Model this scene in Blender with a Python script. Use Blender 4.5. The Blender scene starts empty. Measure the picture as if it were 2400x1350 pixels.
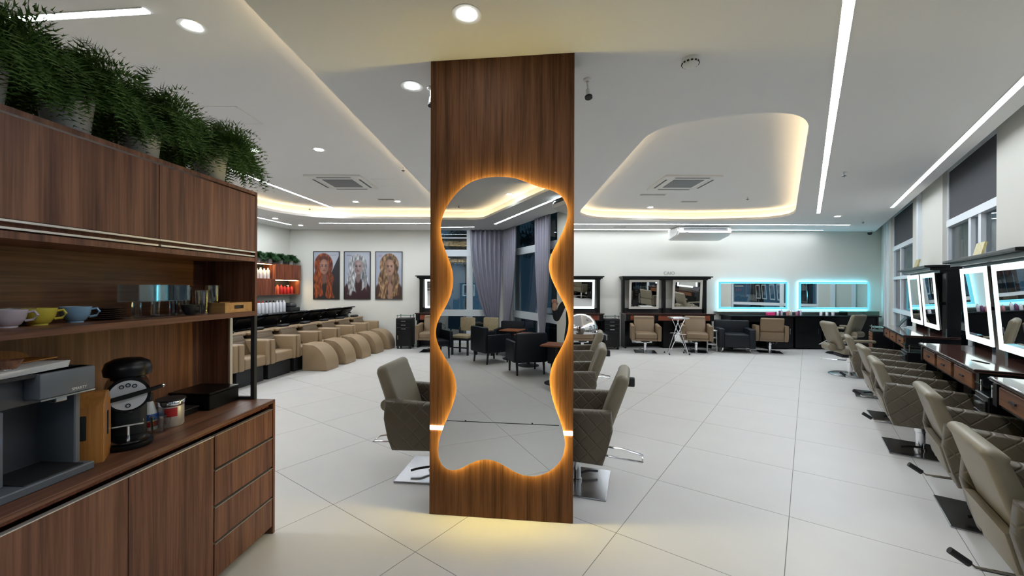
import bpy, bmesh, math, random
import numpy as np
from mathutils import Vector, Matrix, noise

random.seed(7)
rnd = random.random
C = bpy.context.scene.collection
SC = bpy.context.scene
PI = math.pi
R = math.radians

# ------------------------------------------------------------------ camera, sky, exposure
cam_d = bpy.data.cameras.new('camera')
cam_d.sensor_width = 36.0
cam_d.lens = 950.0 / 2400 * 36.0
cam_d.clip_start = 0.02
cam = bpy.data.objects.new('camera', cam_d)
C.objects.link(cam)
cam.matrix_world = Matrix.Translation((0, 0, 1.6)) @ Matrix.Rotation(R(90), 4, 'X') @ Matrix.Rotation(R(0.2), 4, 'Z')
SC.camera = cam
w = bpy.data.worlds.new('dusk_sky')
SC.world = w
w.use_nodes = True
w.node_tree.nodes['Background'].inputs[0].default_value = (0.055, 0.12, 0.19, 1)
w.node_tree.nodes['Background'].inputs[1].default_value = 0.35
SC.view_settings.view_transform = 'Standard'
SC.view_settings.look = 'None'
SC.view_settings.gamma = 1.0
SC.view_settings.use_curve_mapping = False
SC.view_settings.exposure = 1.42
SC.cycles.max_bounces = 10
SC.cycles.diffuse_bounces = 5
SC.cycles.glossy_bounces = 5
SC.cycles.transparent_max_bounces = 16
SC.cycles.sample_clamp_indirect = 4.0
SC.cycles.caustics_reflective = False
SC.cycles.caustics_refractive = False
LED = 26.0        # cool ceiling strips
SPOT = 42.0       # round downlights
COVE = 9.0        # warm cove ribbons
FRAME = 0.62       # lit mirror frames
CYAN = 0.36        # cyan back-lit mirrors
AMBER = 33.0       # ribbon behind the wavy mirror
CHAN = 26.0       # channel across the column

# ------------------------------------------------------------------ materials
def srgb(r, g, b):
    f = lambda c: (c / 255 / 12.92) if c / 255 <= 0.04045 else ((c / 255 + 0.055) / 1.055) ** 2.4
    return (f(r), f(g), f(b), 1)

def mat(name, col, rough=0.5, metal=0.0, spec=0.5, coat=0.0, trans=0.0, emit=None, es=0.0, var=0.0, vs=8.0, bump=0.0, bs=60.0):
    m = bpy.data.materials.new(name)
    m.use_nodes = True
    nt = m.node_tree
    b = nt.nodes['Principled BSDF']
    b.inputs['Base Color'].default_value = col
    b.inputs['Roughness'].default_value = rough
    b.inputs['Metallic'].default_value = metal
    b.inputs['Specular IOR Level'].default_value = spec
    b.inputs['Coat Weight'].default_value = coat
    b.inputs['Transmission Weight'].default_value = trans
    if emit:
        b.inputs['Emission Color'].default_value = emit
        b.inputs['Emission Strength'].default_value = es
    if var or bump:
        tc = nt.nodes.new('ShaderNodeTexCoord')
        n = nt.nodes.new('ShaderNodeTexNoise')
        n.inputs['Scale'].default_value = vs
        n.inputs['Detail'].default_value = 4
        nt.links.new(tc.outputs['Object'], n.inputs['Vector'])
    if var:
        mx = nt.nodes.new('ShaderNodeMix')
        mx.data_type = 'RGBA'
        mx.inputs['A'].default_value = tuple(c * (1 - var) for c in col[:3]) + (1,)
        mx.inputs['B'].default_value = tuple(min(1, c * (1 + var)) for c in col[:3]) + (1,)
        nt.links.new(n.outputs['Fac'], mx.inputs['Factor'])
        nt.links.new(mx.outputs['Result'], b.inputs['Base Color'])
    if bump:
        n2 = nt.nodes.new('ShaderNodeTexNoise')
        n2.inputs['Scale'].default_value = bs
        nt.links.new(tc.outputs['Object'], n2.inputs['Vector'])
        bp = nt.nodes.new('ShaderNodeBump')
        bp.inputs['Strength'].default_value = bump
        bp.inputs['Distance'].default_value = 0.004
        nt.links.new(n2.outputs['Fac'], bp.inputs['Height'])
        nt.links.new(bp.outputs['Normal'], b.inputs['Normal'])
    return m

def emitter(name, col, s):
    m = bpy.data.materials.new(name)
    m.use_nodes = True
    nt = m.node_tree
    nt.nodes.remove(nt.nodes['Principled BSDF'])
    e = nt.nodes.new('ShaderNodeEmission')
    e.inputs[0].default_value = col
    e.inputs[1].default_value = s
    nt.links.new(e.outputs[0], nt.nodes['Material Output'].inputs[0])
    return m

def glassy(name, tint, amount=0.12, rough=0.0):
    m = bpy.data.materials.new(name)
    m.use_nodes = True
    nt = m.node_tree
    nt.nodes.remove(nt.nodes['Principled BSDF'])
    t = nt.nodes.new('ShaderNodeBsdfTransparent'); t.inputs[0].default_value = tint
    g = nt.nodes.new('ShaderNodeBsdfGlossy'); g.inputs['Roughness'].default_value = rough
    lw = nt.nodes.new('ShaderNodeLayerWeight'); lw.inputs[0].default_value = 0.25
    ad = nt.nodes.new('ShaderNodeMath'); ad.operation = 'ADD'; ad.use_clamp = True
    ad.inputs[1].default_value = amount
    mu = nt.nodes.new('ShaderNodeMath'); mu.operation = 'MULTIPLY'; mu.inputs[1].default_value = 0.7
    nt.links.new(lw.outputs['Fresnel'], mu.inputs[0]); nt.links.new(mu.outputs[0], ad.inputs[0])
    mx = nt.nodes.new('ShaderNodeMixShader')
    nt.links.new(ad.outputs[0], mx.inputs[0]); nt.links.new(t.outputs[0], mx.inputs[1]); nt.links.new(g.outputs[0], mx.inputs[2])
    nt.links.new(mx.outputs[0], nt.nodes['Material Output'].inputs[0])
    return m

def wood(name, dark, mid, light, axis='Z', rough=0.42, f=1.0):
    m = bpy.data.materials.new(name)
    m.use_nodes = True
    nt = m.node_tree
    b = nt.nodes['Principled BSDF']
    b.inputs['Roughness'].default_value = rough
    b.inputs['Specular IOR Level'].default_value = 0.35
    tc = nt.nodes.new('ShaderNodeTexCoord')
    oi = nt.nodes.new('ShaderNodeObjectInfo')
    va = nt.nodes.new('ShaderNodeVectorMath'); va.operation = 'MULTIPLY_ADD'
    cx = nt.nodes.new('ShaderNodeCombineXYZ')
    for i in range(3):
        nt.links.new(oi.outputs['Random'], cx.inputs[i])
    va.inputs[1].default_value = (7, 7, 7)
    nt.links.new(cx.outputs[0], va.inputs[0]); nt.links.new(tc.outputs['Object'], va.inputs[2])
    def layer(sc, sl, det, rg):
        mp = nt.nodes.new('ShaderNodeMapping')
        s = [sc * f] * 3
        s['XYZ'.index(axis)] = sl * f
        mp.inputs['Scale'].default_value = s
        nt.links.new(va.outputs[0], mp.inputs['Vector'])
        n = nt.nodes.new('ShaderNodeTexNoise')
        n.inputs['Scale'].default_value = 1.0
        n.inputs['Detail'].default_value = det
        n.inputs['Roughness'].default_value = rg
        n.inputs['Distortion'].default_value = 0.35
        nt.links.new(mp.outputs[0], n.inputs['Vector'])
        return n
    a = layer(17, 0.8, 5, 0.6)
    c = layer(90, 2.2, 3, 0.6)
    ad = nt.nodes.new('ShaderNodeMath'); ad.operation = 'MULTIPLY_ADD'; ad.inputs[1].default_value = 0.38
    nt.links.new(c.outputs['Fac'], ad.inputs[0])
    sb = nt.nodes.new('ShaderNodeMath'); sb.operation = 'MULTIPLY'; sb.inputs[1].default_value = 0.62
    nt.links.new(a.outputs['Fac'], sb.inputs[0]); nt.links.new(sb.outputs[0], ad.inputs[2])
    cr = nt.nodes.new('ShaderNodeValToRGB')
    e = cr.color_ramp.elements
    e[0].position = 0.36; e[0].color = dark
    e[1].position = 0.64; e[1].color = light
    k = e.new(0.49); k.color = mid
    nt.links.new(ad.outputs[0], cr.inputs[0])
    nt.links.new(cr.outputs[0], b.inputs['Base Color'])
    bp = nt.nodes.new('ShaderNodeBump'); bp.inputs['Strength'].default_value = 0.12; bp.inputs['Distance'].default_value = 0.002
    nt.links.new(c.outputs['Fac'], bp.inputs['Height']); nt.links.new(bp.outputs[0], b.inputs['Normal'])
    return m

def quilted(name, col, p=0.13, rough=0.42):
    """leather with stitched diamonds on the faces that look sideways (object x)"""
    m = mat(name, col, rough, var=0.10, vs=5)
    nt = m.node_tree
    b = nt.nodes['Principled BSDF']
    tc = nt.nodes.new('ShaderNodeTexCoord')
    sx = nt.nodes.new('ShaderNodeSeparateXYZ')
    nt.links.new(tc.outputs['Object'], sx.inputs[0])
    outs = []
    for op in ('ADD', 'SUBTRACT'):
        q = nt.nodes.new('ShaderNodeMath'); q.operation = op
        nt.links.new(sx.outputs[1], q.inputs[0]); nt.links.new(sx.outputs[2], q.inputs[1])
        pp = nt.nodes.new('ShaderNodeMath'); pp.operation = 'PINGPONG'; pp.inputs[1].default_value = p / 2
        nt.links.new(q.outputs[0], pp.inputs[0])
        outs.append(pp)
    mn = nt.nodes.new('ShaderNodeMath'); mn.operation = 'MINIMUM'
    nt.links.new(outs[0].outputs[0], mn.inputs[0]); nt.links.new(outs[1].outputs[0], mn.inputs[1])
    mr = nt.nodes.new('ShaderNodeMapRange'); mr.inputs['From Max'].default_value = 0.012
    mr.interpolation_type = 'SMOOTHSTEP'
    nt.links.new(mn.outputs[0], mr.inputs['Value'])
    bp = nt.nodes.new('ShaderNodeBump'); bp.inputs['Strength'].default_value = 0.5; bp.inputs['Distance'].default_value = 0.008
    nt.links.new(mr.outputs[0], bp.inputs['Height']); nt.links.new(bp.outputs[0], b.inputs['Normal'])
    return m

M = {}
M['plaster'] = mat('plaster', srgb(226, 226, 220), 0.85, var=0.012, vs=1.2)
M['wallpaint'] = mat('wall_paint', srgb(216, 215, 207), 0.8, var=0.015, vs=0.9)
M['ceil'] = mat('ceiling_paint', srgb(230, 230, 229), 0.9, var=0.01, vs=0.8)
M['tile'] = mat('porcelain_tile', srgb(203, 201, 198), 0.42, spec=0.4, var=0.05, vs=2.6)
M['grout'] = mat('grout', srgb(120, 118, 114), 0.9)
M['walnut'] = wood('walnut_board', srgb(74, 46, 34), srgb(112, 74, 55), srgb(140, 98, 74))
M['walnut_h'] = wood('walnut_board_lengthwise', srgb(70, 44, 32), srgb(104, 68, 50), srgb(130, 90, 68), axis='Y')
M['walnut_col'] = wood('walnut_column', srgb(64, 41, 27), srgb(94, 62, 41), srgb(116, 79, 54), f=1.1)
M['walnut_col'].node_tree.nodes['Principled BSDF'].inputs['Specular IOR Level'].default_value = .12
M['walnut_col'].node_tree.nodes['Principled BSDF'].inputs['Roughness'].default_value = .6
M['walnut_red'] = wood('walnut_red', srgb(72, 38, 26), srgb(122, 66, 46), srgb(150, 88, 62))
M['maple'] = wood('light_wood', srgb(150, 112, 66), srgb(172, 132, 82), srgb(190, 150, 98), axis='X')
M['bamboo'] = wood('honey_wood', srgb(146, 96, 44), srgb(168, 112, 54), srgb(184, 128, 66))
M['drawer'] = wood('drawer_wood', srgb(72, 44, 28), srgb(108, 68, 42), srgb(134, 88, 54), axis='X')
M['drawer_red'] = wood('drawer_wood_red', srgb(84, 38, 24), srgb(124, 60, 38), srgb(146, 78, 50), axis='X')
M['tabletop'] = mat('glossy_brown_top', srgb(86, 56, 48), 0.12, spec=0.6, coat=0.6, var=0.12)
M['orange_wood'] = wood('orange_wood', srgb(104, 58, 34), srgb(134, 76, 42), srgb(152, 92, 54), axis='X')
M['taupe'] = mat('taupe_leather', srgb(124, 115, 96), 0.42, var=0.06, vs=4)
M['taupe_q_shaded'] = quilted('taupe_quilted_shaded', srgb(86, 78, 64))  # leather colour deepened to hold the shade of the under-lit armrest sides
M['tan'] = mat('tan_leather', srgb(150, 127, 98), 0.45, var=0.06, vs=4)
M['tan2'] = mat('brown_leather', srgb(122, 102, 78), 0.45, var=0.06, vs=4)
M['tan_q_shaded'] = quilted('tan_quilted_shaded', srgb(96, 78, 56), p=0.15)  # shadow on the inset wash backrests put into this darker leather colour
M['black'] = mat('black_lacquer', (0.004, 0.004, 0.005, 1), 0.3, spec=0.3)
M['blackm'] = mat('black_matt', (0.012, 0.012, 0.014, 1), 0.6)
M['navy'] = mat('dark_navy_leather', (0.006, 0.008, 0.012, 1), 0.45, spec=0.3)
M['cream'] = mat('patterned_cream_fabric', srgb(170, 156, 126), 0.9, var=0.35, vs=26)
M['chrome'] = mat('chrome', (0.78, 0.78, 0.8, 1), 0.12, 1.0)
M['plate'] = mat('brushed_plate', (0.36, 0.37, 0.39, 1), 0.22, 1.0)
M['silver'] = mat('satin_silver', (0.62, 0.64, 0.67, 1), 0.35, 0.2)
M['alu2'] = mat('dull_aluminium', (0.42, 0.38, 0.34, 1), 0.4, 0.6)
M['alu'] = mat('brushed_aluminium', (0.72, 0.69, 0.64, 1), 0.38, 0.6)
M['grey'] = mat('grey_plastic', srgb(96, 102, 108), 0.4)
M['greyd'] = mat('dark_grey_plastic', srgb(66, 68, 72), 0.45)
M['white'] = mat('white_plastic', srgb(225, 225, 222), 0.4)
M['frame'] = mat('white_window_frame', srgb(225, 232, 238), 0.35)
M['mirror'] = mat('mirror_silver', (0.86, 0.88, 0.87, 1), 0.0, 1.0)
M['glass'] = glassy('window_glass', (0.8, 0.86, 0.88, 1), 0.10)
M['clear'] = glassy('clear_glass', (0.88, 0.9, 0.9, 1), 0.10, 0.02)
M['greenglass'] = glassy('green_edge_glass', (0.5, 0.78, 0.72, 1), 0.16)
M['letter'] = mat('grey_letters', srgb(140, 142, 140), .5)
M['blind'] = mat('grey_blind', srgb(74, 74, 78), 0.9)
M['curtain'] = mat('grey_curtain', srgb(150, 148, 162), 0.85)
M['led'] = emitter('cool_led', (0.90, 0.965, 1.04, 1), LED)
M['spot'] = emitter('spot_led', (0.9, 0.98, 1.0, 1), SPOT)
M['cove'] = emitter('warm_led', (1.0, 0.74, 0.42, 1), COVE)
M['led_soft'] = emitter('cool_led_dim', (0.90, 0.965, 1.04, 1), LED * .28)
M['litframe'] = emitter('lit_mirror_frame', (0.86, 1.0, 0.97, 1), FRAME)
M['cyan'] = emitter('cyan_led', (0.20, 0.80, 1.0, 1), CYAN)
M['cyan_back'] = emitter('cyan_back_led', (0.16, 0.72, 1.0, 1), 16.0)
M['amber'] = emitter('amber_led', (1.0, 0.78, 0.20, 1), AMBER)
M['channel'] = emitter('warm_white_led', (1.0, 0.76, 0.36, 1), CHAN)
M['fern'] = mat('fern_green', srgb(66, 98, 32), 0.7, var=0.5, vs=7)
M['fern2'] = mat('leaf_green', srgb(44, 84, 44), 0.6, var=0.45, vs=9)
M['pot'] = mat('white_pot', srgb(205, 208, 208), 0.35)
M['bark'] = mat('bark', (0.02, 0.015, 0.012, 1), 0.9)
M['asphalt'] = mat('outside_paving', (0.05, 0.055, 0.06, 1), 0.9)

# ------------------------------------------------------------------ mesh building
def ccw(p):
    a = sum(p[i][0] * p[(i + 1) % len(p)][1] - p[(i + 1) % len(p)][0] * p[i][1] for i in range(len(p)))
    return p if a > 0 else p[::-1]
def offset(poly, d):
    """grow a counter-clockwise polygon by d"""
    out = []
    k = len(poly)
    for i in range(k):
        a, p, b = Vector(poly[i - 1]), Vector(poly[i]), Vector(poly[(i + 1) % k])
        t1 = (p - a).normalized(); t2 = (b - p).normalized()
        n1 = Vector((t1.y, -t1.x)); n2 = Vector((t2.y, -t2.x))
        n = (n1 + n2)
        n = n / max(0.5, n.length_squared / 2) if n.length > 1e-6 else n1
        q = p + n * d
        out.append((q.x, q.y))
    return out
class MB:
    def __init__(s):
        s.bm = bmesh.new()
    def _xf(s, verts, m):
        if m is not None:
            bmesh.ops.transform(s.bm, matrix=m, verts=verts)
        return s
    def box(s, x0, x1, y0, y1, z0, z1, r=0.0, seg=2, m=None):
        v = bmesh.ops.create_cube(s.bm, size=1)['verts']
        bmesh.ops.scale(s.bm, vec=(abs(x1 - x0), abs(y1 - y0), abs(z1 - z0)), verts=v)
        bmesh.ops.translate(s.bm, vec=((x0 + x1) / 2, (y0 + y1) / 2, (z0 + z1) / 2), verts=v)
        if r > 0:
            es = list({e for q in v for e in q.link_edges})
            res = bmesh.ops.bevel(s.bm, geom=es, offset=r, segments=seg, affect='EDGES', profile=0.5)
            v = list({q for f in res['faces'] for q in f.verts} | {q for q in v if q.is_valid})
        return s._xf(v, m)
    def cyl(s, p0, p1, r0, r1=None, n=16, caps=True):
        r1 = r0 if r1 is None else r1
        p0, p1 = Vector(p0), Vector(p1)
        d = p1 - p0
        res = bmesh.ops.create_cone(s.bm, cap_ends=caps, cap_tris=False, segments=n, radius1=r0, radius2=r1, depth=d.length)
        q = Vector((0, 0, 1)).rotation_difference(d.normalized()).to_matrix().to_4x4()
        return s._xf(res['verts'], Matrix.Translation((p0 + p1) / 2) @ q)
    def tube(s, pts, r, n=8, closed=False):
        pts = [Vector(p) for p in pts]
        rings = []
        k = len(pts)
        for i, p in enumerate(pts):
            a = pts[(i - 1) % k] if (closed or i > 0) else p
            b = pts[(i + 1) % k] if (closed or i < k - 1) else p
            t = (b - a).normalized()
            up = Vector((0, 0, 1)) if abs(t.z) < 0.95 else Vector((1, 0, 0))
            u = t.cross(up).normalized(); v = t.cross(u).normalized()
            rr = r[i] if isinstance(r, (list, tuple)) else r
            rings.append([s.bm.verts.new(p + u * rr * math.cos(2 * PI * j / n) + v * rr * math.sin(2 * PI * j / n)) for j in range(n)])
        for i in range(k if closed else k - 1):
            A, B = rings[i], rings[(i + 1) % k]
            for j in range(n):
                s.bm.faces.new((A[j], A[(j + 1) % n], B[(j + 1) % n], B[j]))
        if not closed:
            s.bm.faces.new(rings[0][::-1]); s.bm.faces.new(rings[-1])
        return s
    def lathe(s, prof, cx=0, cy=0, cz=0, n=20, m=None, cap=True):
        rings = []
        for (r, z) in prof:
            rings.append([s.bm.verts.new((cx + r * math.cos(2 * PI * j / n), cy + r * math.sin(2 * PI * j / n), cz + z)) for j in range(n)])
        for A, B in zip(rings, rings[1:]):
            for j in range(n):
                s.bm.faces.new((A[j], A[(j + 1) % n], B[(j + 1) % n], B[j]))
        if cap:
            s.bm.faces.new(rings[0][::-1]); s.bm.faces.new(rings[-1])
        return s._xf([v for r_ in rings for v in r_], m)
    def prism(s, poly, z0, z1, m=None):
        a = [s.bm.verts.new((x, y, z0)) for x, y in poly]
        b = [s.bm.verts.new((x, y, z1)) for x, y in poly]
        s.bm.faces.new(a[::-1]); s.bm.faces.new(b)
        k = len(poly)
        for i in range(k):
            s.bm.faces.new((a[i], a[(i + 1) % k], b[(i + 1) % k], b[i]))
        return s._xf(a + b, m)
    def prism_x(s, poly, x0, x1, r=0.0, seg=2):
        """profile given as (y, z), swept along x"""
        a = [s.bm.verts.new((x0, y, z)) for y, z in poly]
        b = [s.bm.verts.new((x1, y, z)) for y, z in poly]
        fs = [s.bm.faces.new(a[::-1]), s.bm.faces.new(b)]
        k = len(poly)
        for i in range(k):
            s.bm.faces.new((a[i], a[(i + 1) % k], b[(i + 1) % k], b[i]))
        if r > 0:
            es = list({e for f in fs for e in f.edges})
            bmesh.ops.bevel(s.bm, geom=es, offset=r, segments=seg, affect='EDGES', profile=0.5)
        return s
    def pillow_x(s, poly, x0, x1, r, n=4):
        """outline (y, z) swept along x, both ends rounded over"""
        poly = ccw(poly)
        prof = [(r * (1 - math.sin(PI / 2 * i / n)), r * (1 - math.cos(PI / 2 * i / n))) for i in range(n + 1)]   # inset, distance from the end
        prof = [(ins, d) for ins, d in ((r * (1 - math.sin(PI / 2 * i / n)), r * (1 - math.cos(PI / 2 * i / n))) for i in range(n + 1))]
        xs = [(x0 + (x1 - x0) / abs(x1 - x0) * d, ins) for ins, d in prof]
        xs += [(x1 - (x1 - x0) / abs(x1 - x0) * d, ins) for ins, d in prof[::-1]]
        rings = [[s.bm.verts.new((x, y, z)) for y, z in offset(poly, -ins)] for x, ins in xs]
        k = len(poly)
        for A, B in zip(rings, rings[1:]):
            for i in range(k):
                s.bm.faces.new((A[i], A[(i + 1) % k], B[(i + 1) % k], B[i]))
        s.bm.faces.new(rings[0][::-1]); s.bm.faces.new(rings[-1])
        return s
    def quad(s, a, b, c, d):
        s.bm.faces.new([s.bm.verts.new(p) for p in (a, b, c, d)])
        return s
    def ball(s, c, r, n=12, sc=(1, 1, 1)):
        v = bmesh.ops.create_uvsphere(s.bm, u_segments=n, v_segments=max(6, n // 2 + 2), radius=r)['verts']
        bmesh.ops.scale(s.bm, vec=sc, verts=v)
        bmesh.ops.translate(s.bm, vec=c, verts=v)
        return s

def mesh_of(name, mb, m, smooth=None):
    bmesh.ops.recalc_face_normals(mb.bm, faces=mb.bm.faces)
    me = bpy.data.meshes.new(name)
    mb.bm.to_mesh(me)
    mb.bm.free()
    if smooth:
        me.shade_smooth()
        me.set_sharp_from_angle(angle=R(smooth if smooth is not True else 40))
    me.materials.append(m if not isinstance(m, str) else M[m])
    return me

def obj(name, mb, m, parent=None, smooth=None, loc=None, rz=0, label=None, kind=None):
    me = mb if isinstance(mb, bpy.types.Mesh) else mesh_of(name, mb, m, smooth)
    o = bpy.data.objects.new(name, me)
    C.objects.link(o)
    if parent is not None:
        o.parent = parent
    if loc is not None:
        o.location = loc
        o.rotation_euler = (0, 0, rz)
    if label: o['label'] = label
    if kind: o['kind'] = kind
    return o

def tag(o, label, cat, group=None):
    o['label'] = label; o['category'] = cat
    if group: o['group'] = group
    return o

def thing(name, label, cat, loc=(0, 0, 0), rz=0, group=None):
    o = bpy.data.objects.new(name, None)
    o.empty_display_size = 0.1
    C.objects.link(o)
    o.location = loc
    o.rotation_euler = (0, 0, rz)
    return tag(o, label, cat, group)

def struct(name, mb, m, parent=None, smooth=None):
    o = obj(name, mb, m, parent, smooth)
    o['kind'] = 'structure'
    return o

def copy_tree(o, parent=None):
    c = o.copy()
    C.objects.link(c)
    c.parent = parent
    for ch in list(o.children):
        copy_tree(ch, c)
    return c

def place(proto, first, loc, rz, label, group=None, cat=None):
    """the first time moves the prototype itself, later copies it"""
    o = proto if first else copy_tree(proto)
    o.location = loc
    o.rotation_euler = (0, 0, rz)
    o['label'] = label
    if group: o['group'] = group
    if cat: o['category'] = cat
    return o

# ------------------------------------------------------------------ room geometry
H = 3.2
HT = 3.42
O0 = Vector((1.864, 0.0))
WD = Vector((0.5891, 0.8080))      # along the right wall, away from the camera
WN = Vector((-0.8080, 0.5891))     # from the right wall into the room
def RW(s, t):
    p = O0 + WD * s + WN * t
    return (p.x, p.y)
RWZ = math.atan2(-0.8080, -0.5891)     # turns local -y into WN
LU = Vector((0.158, 0.9874))           # along the left wall, away from the camera
LN = Vector((0.9874, -0.158))
LP = Vector((-6.16, 11.25))
LWZ = math.atan2(0.9874, 0.158)
corner_fr = (1.864 + 0.7291 * 11.25, 11.25)
left_near = LP - LU * 15.5
back_r = RW(-6.78, 0)
BD = Vector((-0.98, 0.20)).normalized()     # along the back wall, leftwards
back_l = Vector(back_r) + BD * 6.1
ROOM = [corner_fr, (LP.x, LP.y), (left_near.x, left_near.y), (back_l.x, back_l.y), back_r]

def clip(poly, a, b):
    """keep the part of poly on the left of a->b"""
    out = []
    k = len(poly)
    side = lambda p: (b[0] - a[0]) * (p[1] - a[1]) - (b[1] - a[1]) * (p[0] - a[0])
    for i in range(k):
        p, q = poly[i], poly[(i + 1) % k]
        sp, sq = side(p), side(q)
        if sp >= 0: out.append(p)
        if (sp >= 0) != (sq >= 0):
            t = sp / (sp - sq)
            out.append((p[0] + (q[0] - p[0]) * t, p[1] + (q[1] - p[1]) * t))
    return out

# floor slab with porcelain tiles
fl_poly = [RW(14.4, -0.15), (LP.x - .1, LP.y + .05), (left_near.x - .1, left_near.y), (back_l.x, back_l.y - .1), RW(-7.0, -0.15)]
floor = struct('floor', MB().prism(fl_poly, -0.12, -0.0015), 'grout')
inner = [RW(13.95, -0.145), (LP.x, LP.y - .002), (left_near.x, left_near.y), (back_l.x, back_l.y), RW(-6.78, -0.145)]
TS = 0.907
full_mesh = None
cells = []
for i in range(-11, 16):
    for j in range(-4, 13):
        s0, t0 = 1.641 + i * TS, 0.100 + j * TS
        g = 0.0022
        c = [WD * (s0 + a) + WN * (t0 + b) for a, b in ((g, g), (TS - g, g), (TS - g, TS - g), (g, TS - g))]
        poly = [(p.x, p.y) for p in c]
        q = poly
        for k in range(len(inner)):
            q = clip(q, inner[k], inner[(k + 1) % len(inner)])
            if len(q) < 3: break
        if len(q) < 3: continue
        cen = (sum(p[0] for p in poly) / 4, sum(p[1] for p in poly) / 4)
        if cen[1] < -5.6 or (cen[0] < -4.6 and cen[1] < 2.0) or cen[0] < -7.3: continue
        cells.append((cen, poly, q))
cells.sort(key=lambda c: math.hypot(c[0][0], c[0][1]) + (6 if c[0][1] < -0.5 else 0))
first_mesh = None
for k, (cen, poly, q) in enumerate(cells[:296]):
    loc = (cen[0], cen[1], 0)
    if len(q) == 4 and all(abs(a[0] - b[0]) + abs(a[1] - b[1]) < 1e-6 for a, b in zip(q, poly)):
        if first_mesh is None:
            first_mesh = mesh_of('tile', MB().prism([(x - cen[0], y - cen[1]) for x, y in poly], -0.004, 0.0), 'tile')
        obj('tile', first_mesh, None, floor, loc=loc)
    else:
        obj('tile', MB().prism([(x - cen[0], y - cen[1]) for x, y in q], -0.004, 0.0), 'tile', floor, loc=loc)
if len(cells) > 296:
    mb = MB()
    for cen, poly, q in cells[296:]:
        mb.prism(q, -0.004, 0.0)
    obj('far_tiles', mb, 'tile', floor, kind='stuff')

# ceiling with three raised trays
def arc(pts, n=6):
    """rounds the corners of a polygon; pts = (x, y, radius)"""
    out = []
    k = len(pts)
    for i in range(k):
        p = Vector(pts[i][:2]); r = pts[i][2]
        if r <= 0:
            out.append((p.x, p.y)); continue
        a = (Vector(pts[i - 1][:2]) - p); b = (Vector(pts[(i + 1) % k][:2]) - p)
        ra = min(r, a.length * .49); rb = min(r, b.length * .49)
        A = p + a.normalized() * ra; B = p + b.normalized() * rb
        for j in range(n + 1):
            t = j / n
            q = A * (1 - t) ** 2 + p * 2 * t * (1 - t) + B * t * t
            out.append((q.x, q.y))
    return out
TRAYS = {
    'left': arc([(-1.34, 9.40, 0), (-5.0, 9.40, 1.3), (-6.3, 0.1, .3), (-1.55, 0.1, 0)]),
    'right': arc([(1.40, 9.36, 1.1), (1.40, 4.02, .35), (2.2, 3.66, 0.3), (2.74, 3.72, .45), (6.42, 9.22, 1.1), (4.2, 9.6, .6)]),
    'rear': arc([(-0.22, -1.06, 0), (-2.20, -3.66, .25), (-6.4, -2.75, .5), (-6.4, -0.6, 0), (-0.4, -0.6, 0)]),
}
for k in TRAYS: TRAYS[k] = ccw(TRAYS[k])
cp = [RW(13.93, 0.0), (LP.x, LP.y), (left_near.x, left_near.y), (back_l.x, back_l.y), RW(-6.78, 0)]
mb = MB()
es = []
for poly in [cp] + list(TRAYS.values()):
    vs = [mb.bm.verts.new((x, y, H)) for x, y in poly]
    es += [mb.bm.edges.new((vs[i], vs[(i + 1) % len(vs)])) for i in range(len(vs))]
bmesh.ops.triangle_fill(mb.bm, use_beauty=True, edges=es, normal=(0, 0, -1))
ceiling = struct('ceiling', mb, 'ceil')
# upstand of the outer edge above the windows, closing slab
struct('ceiling_slab', MB().prism(fl_poly, 3.62, 3.74), 'ceil')
mb = MB()
a_, b_ = Vector(RW(-6.78, 0)), Vector(RW(13.93, 0))
mb.prism([(a_.x, a_.y), (b_.x, b_.y), tuple(b_ + WN * .02), tuple(a_ + WN * .02)], H + .001, 3.62)
struct('trim_1', mb, 'ceil')
tn = 2
for key, poly in TRAYS.items():
    outp = offset(poly, 0.14)
    mb = MB()
    k = len(poly)
    def ring(pl, z): return [mb.bm.verts.new((x, y, z)) for x, y in pl]
    L0 = ring(poly, H); L1 = ring(poly, H + .05); L2 = ring(offset(poly, .02), H + .05); L3 = ring(offset(poly, .02), H + .012)
    L4 = ring(outp, H + .012); L5 = ring(outp, HT)
    for A, B in ((L0, L1), (L1, L2), (L2, L3), (L3, L4), (L4, L5)):
        for i in range(k):
            mb.bm.faces.new((A[i], A[(i + 1) % k], B[(i + 1) % k], B[i]))
    mb.bm.faces.new(L5)
    t = struct('trim_%d' % tn, mb, 'ceil'); tn += 1
    t.name = 'ceiling_tray'
    # warm ribbon lying on the ledge behind the lip
    mb = MB()
    A = [mb.bm.verts.new((x, y, H + .018)) for x, y in offset(poly, .075)]
    B = [mb.bm.verts.new((x, y, H + .018)) for x, y in offset(poly, .095)]
    for i in range(k):
        if key == 'left' and (poly[i][1] < 0.15 and poly[(i + 1) % k][1] < 0.15): continue
        mb.bm.faces.new((A[i], A[(i + 1) % k], B[(i + 1) % k], B[i]))
    tag(obj('cove_light', mb, 'cove'), {'left': 'warm light ribbon hidden in the edge of the long left ceiling tray',
        'right': 'warm light ribbon in the edge of the rounded right ceiling tray',
        'rear': 'warm light ribbon in the ceiling tray seen in the wavy mirror'}[key], 'cove light', 'warm cove ribbons')

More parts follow.
